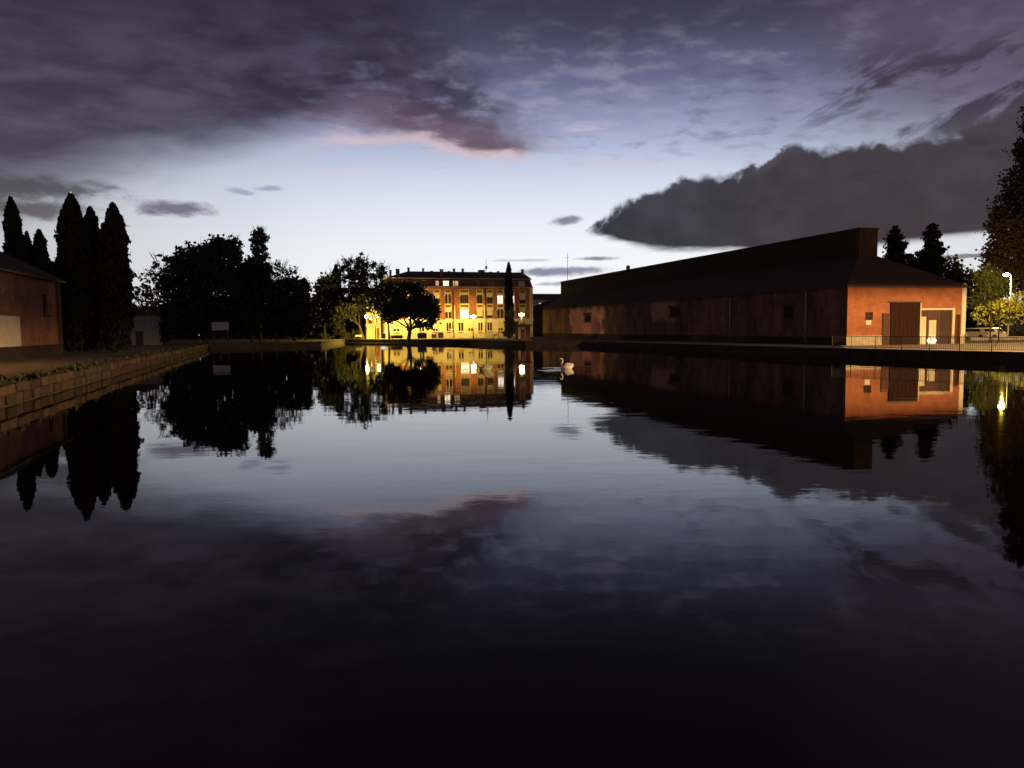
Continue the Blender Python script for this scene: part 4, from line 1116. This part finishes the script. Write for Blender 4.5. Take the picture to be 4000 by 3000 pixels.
tree('broadleaf_tree', 'low dark tree at the right end of the left group', at(1150, 1330, 134).xy, pb(134, (1130, 1150, 60, 55), (1175, 1130, 38, 45), (1120, 1230, 95, 90), (1180, 1230, 55, 90)), 'leaf_dark', 1.4, .26, .42, .3, 6, group=G1)
G2 = 'trees beside the apartment block'
tree('broadleaf_tree', 'dark tree right of the bright gap in the treetops', at(1270, 1320, 160).xy, pb(160, (1262, 1130, 30, 45), (1285, 1120, 30, 50), (1270, 1200, 50, 80)), 'leaf_dark', 1.5, .26, .4, .25, 8, group=G2)
cypress('small pointed conifer top poking out of the trees', 1312, 1036, 22, 166, 1300, 'needle', 0, G2, 1.0, 'conifer_tree')
tree('broadleaf_tree', 'loose twiggy tree left of the dense top', at(1350, 1320, 170).xy, pb(170, (1345, 1060, 38, 38), (1370, 1040, 34, 34), (1340, 1120, 50, 60), (1330, 1190, 50, 50)), 'leaf', 0.42, .24, .34, .25, 70, group=G2)
tree('broadleaf_tree', 'dense upright tree top in the middle of the right group', at(1410, 1320, 166).xy, pb(166, (1412, 1040, 27, 40), (1400, 1110, 40, 60), (1420, 1180, 60, 60)), 'leaf_dark', 1.6, .24, .36, .28, 16, group=G2)
tree('broadleaf_tree', 'loose twiggy tree beside the block, right of the dense top', at(1478, 1320, 172).xy, pb(172, (1470, 1055, 34, 34), (1500, 1070, 28, 34), (1465, 1110, 38, 44), (1490, 1160, 50, 55)), 'leaf', 0.40, .24, .34, .25, 70, group=G2)
tree('broadleaf_tree', 'dark tree in front of the left end of the block', at(1520, 1320, 150).xy, pb(150, (1520, 1150, 36, 50), (1490, 1190, 50, 50), (1540, 1200, 36, 45)), 'leaf_dark', 1.4, .24, .4, .25, 4, group=G2)
tree('broadleaf_tree', 'dark leaning tree by the small lit shrubs', at(1418, 1325, 157).xy, pb(157, (1360, 1200, 50, 45), (1400, 1190, 40, 40), (1330, 1220, 40, 35)), 'leaf_dark', 1.3, .24, .4, .28, 0, 0.5, group=G2)
tree('quayside_tree', 'big dark tree with a forked trunk in front of the lit apartment block', at(1597, 1326, 142).xy, pb(142, (1600, 1150, 62, 50), (1555, 1195, 52, 48), (1650, 1190, 56, 50), (1605, 1210, 70, 34), (1690, 1225, 26, 34), (1520, 1240, 26, 24), (1680, 1262, 20, 20), (1640, 1262, 14, 12)), 'leaf_dark', 1.5, .23, .36, .36, 6, 0.62)
cypress('slim dark cypress in front of the apartment block', 1987, 1027, 15, 146, 1270, 'needle', 0, None, 1.6)
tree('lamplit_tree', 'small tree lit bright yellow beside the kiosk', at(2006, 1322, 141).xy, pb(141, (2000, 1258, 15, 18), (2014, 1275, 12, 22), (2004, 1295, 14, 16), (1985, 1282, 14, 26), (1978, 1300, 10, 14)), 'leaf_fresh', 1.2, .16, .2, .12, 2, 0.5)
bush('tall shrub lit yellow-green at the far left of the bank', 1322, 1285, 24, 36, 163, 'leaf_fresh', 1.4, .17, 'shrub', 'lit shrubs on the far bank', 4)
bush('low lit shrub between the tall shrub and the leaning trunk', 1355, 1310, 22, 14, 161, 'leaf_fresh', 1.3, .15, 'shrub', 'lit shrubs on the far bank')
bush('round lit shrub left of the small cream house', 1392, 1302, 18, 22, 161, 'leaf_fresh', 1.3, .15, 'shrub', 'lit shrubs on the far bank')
bush('dim shrub at the dark end of the far bank', 1272, 1315, 26, 16, 163, 'leaf', 1.3, .15, 'shrub', 'lit shrubs on the far bank')
# right-hand side
G3 = 'trees behind the warehouse end'
conifer('leaning cedar top right of the warehouse roof, left of two', 3512, 885, 75, 108, lean=-0.6, group=G3)
conifer('taller cedar right of the warehouse roof, with spreading tiers', 3643, 866, 105, 112, group=G3)
tree('broadleaf_tree', 'dark round tree mass under the two cedars', at(3600, 1340, 118).xy, pb(118, (3500, 1050, 70, 55), (3600, 1060, 80, 55), (3690, 1060, 60, 45), (3560, 1120, 130, 70), (3720, 1120, 70, 60)), 'leaf_dark', 1.5, .24, .4, .35, 0, group=G3)
tree('broadleaf_tree', 'dim tree between the cedars and the street lamp', at(3815, 1340, 138).xy, pb(138, (3800, 1110, 55, 50), (3850, 1090, 50, 50), (3830, 1170, 60, 50), (3900, 1120, 55, 55)), 'leaf', 1.3, .24, .42, .3, 10, group=G3)
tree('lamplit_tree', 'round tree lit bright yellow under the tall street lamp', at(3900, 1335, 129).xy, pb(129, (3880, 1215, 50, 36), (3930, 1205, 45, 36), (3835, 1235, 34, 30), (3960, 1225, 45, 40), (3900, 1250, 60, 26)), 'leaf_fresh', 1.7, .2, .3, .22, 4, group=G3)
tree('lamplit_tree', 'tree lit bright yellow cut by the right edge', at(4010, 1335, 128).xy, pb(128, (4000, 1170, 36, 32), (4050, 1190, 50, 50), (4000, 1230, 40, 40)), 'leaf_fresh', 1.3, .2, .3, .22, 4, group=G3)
tree('broadleaf_tree', 'huge brownish tree towering at the right edge', at(4030, 1340, 142).xy, pb(142, (3960, 880, 100, 95), (4080, 740, 140, 130), (4030, 600, 60, 70), (4062, 470, 60, 80), (3930, 1000, 85, 60), (4090, 940, 120, 130), (4010, 1080, 100, 60)), 'leaf_rust', 1.5, .26, .55, .6, 24, 0.6, group=G3)
bush('low dark hedge below the lit trees at right', 3900, 1300, 90, 22, 112, 'leaf', 1.3, .16, 'hedge')
bush('dark shrub beyond the parked cars', 3985, 1310, 50, 22, 108, 'leaf', 1.3, .16, 'hedge')


# far-off belts of trees that read as one mass
def wood(name, X0_, X1_, Y, h, n, m='leaf_dark'):
    k = int((X1_ - X0_) / 2.2); blobs = []
    for i in range(k):
        hh = h * random.uniform(.6, 1.1); blobs.append((X0_ + (X1_ - X0_) * (i + random.random()) / k, Y + random.uniform(-4, 4), G + hh * .5, 2.6, 2.6, hh * .55))
    c = clumps(blobs, n, .35, .6); c = c[c[:, 2] > G]
    tag(link(name, leaf_mesh(name, c, np.full(len(c), .38), m), None), 'far-off dark belt of trees along the horizon', 'trees', kind='stuff')


wood('far_trees', -170, -34, 182, 8.5, 0.8)
wood('far_trees', 4, 130, 215, 9.0, 0.8)


wq = []
for q in range(260):
    Y_ = random.uniform(20, 112); k_ = random.uniform(0.1, 0.9); hgt = random.choice((.08, .12, .2, .32))
    wq += [(LX(Y_) - k_ + random.gauss(0, .08), Y_ + random.gauss(0, .12), G + .04 + random.uniform(0, hgt)) for _ in range(14)]
wq = np.array(wq)
tag(link('weeds', leaf_mesh('weeds', wq, np.full(len(wq), .06), 'leaf', .6, 2.2), None), 'low weeds growing along the top of the left quay', 'weeds', kind='stuff')

# ------------------------------------------------------------------ swans
def swan(label, pos, heading, body, neckmat, s=1.0, alert=True):
    t = thing('swan', label, 'swan', (pos.x, pos.y, 0), heading, 'swans on the water')
    # local -x is forward; hull rings along x
    b = MB(); rings = []
    prof = [(-.40, .03, .12, .10), (-.36, .10, .13, .12), (-.26, .17, .11, .17), (-.10, .215, .10, .20), (.08, .22, .10, .21), (.24, .18, .13, .18), (.36, .11, .18, .12), (.44, .055, .24, .06), (.50, .02, .30, .025)]
    for x, w, zc, hz in prof:
        rings.append([(x * s, w * s * math.cos(2 * math.pi * i / 14), (zc + hz * math.sin(2 * math.pi * i / 14)) * s - .03) for i in range(14)])
    b.loft(rings)
    if alert: nk = [(-.33, .16), (-.37, .30), (-.35, .43), (-.285, .54), (-.30, .66), (-.37, .725), (-.43, .715), (-.475, .68)]
    else: nk = [(-.33, .15), (-.40, .26), (-.44, .36), (-.47, .45), (-.50, .50), (-.545, .50), (-.58, .46), (-.60, .43)]
    rd = [.085, .062, .05, .045, .044, .048, .056, .036]
    b.tube([(x * s, 0, z * s) for x, z in nk], [r * s for r in rd], 12)
    o = b.build('body', body, t, True)
    md = o.modifiers.new('skin', 'REMESH'); md.mode = 'VOXEL'; md.voxel_size = 0.016 * s; md.use_smooth_shade = True
    sm = o.modifiers.new('soft', 'SMOOTH'); sm.iterations = 5
    for sy in (-1, 1):        # folded wings arched over the back
        w = MB(); rg = []
        for x, z, hh, th in ((-.22, .20, .06, .03), (-.10, .27, .11, .055), (.06, .31, .13, .06), (.22, .30, .11, .05), (.36, .30, .07, .035), (.47, .33, .025, .012)):
            rg.append([(x * s, (sy * .135 + th * math.cos(2 * math.pi * i / 10)) * s, (z + hh * math.sin(2 * math.pi * i / 10)) * s) for i in range(10)])
        w.loft(rg).build('wing', body, t, True)
    ex, ez = nk[-1]
    bk = MB().tube([(ex * s, 0, ez * s), ((ex - .035) * s, 0, (ez - .045) * s), ((ex - .06) * s, 0, (ez - .085) * s)], [.026 * s, .018 * s, .008 * s], 8).build('beak', 'beak', t, True)
    MB().sphere(((ex + .005) * s, 0, (ez + .025) * s), .02 * s, .02 * s, .018 * s, 8, 6).build('beak_knob', 'beak_black', bk, True)
    hx, hz_ = nk[-2]
    for sy in (-1, 1): MB().sphere(((hx - .015) * s, sy * .048 * s, (hz_ + .01) * s), .010 * s, .008 * s, .010 * s, 6, 5).build('eye', 'beak_black', t, True)
    return t


swan('white swan with raised curved neck on the dark water', SWAN1, R(-4), 'feather', 'feather', 0.92)
swan('greyish swan on the golden reflection of the apartment block', SWAN2, R(8), 'feather_grey', 'feather_brown', 0.92, False)
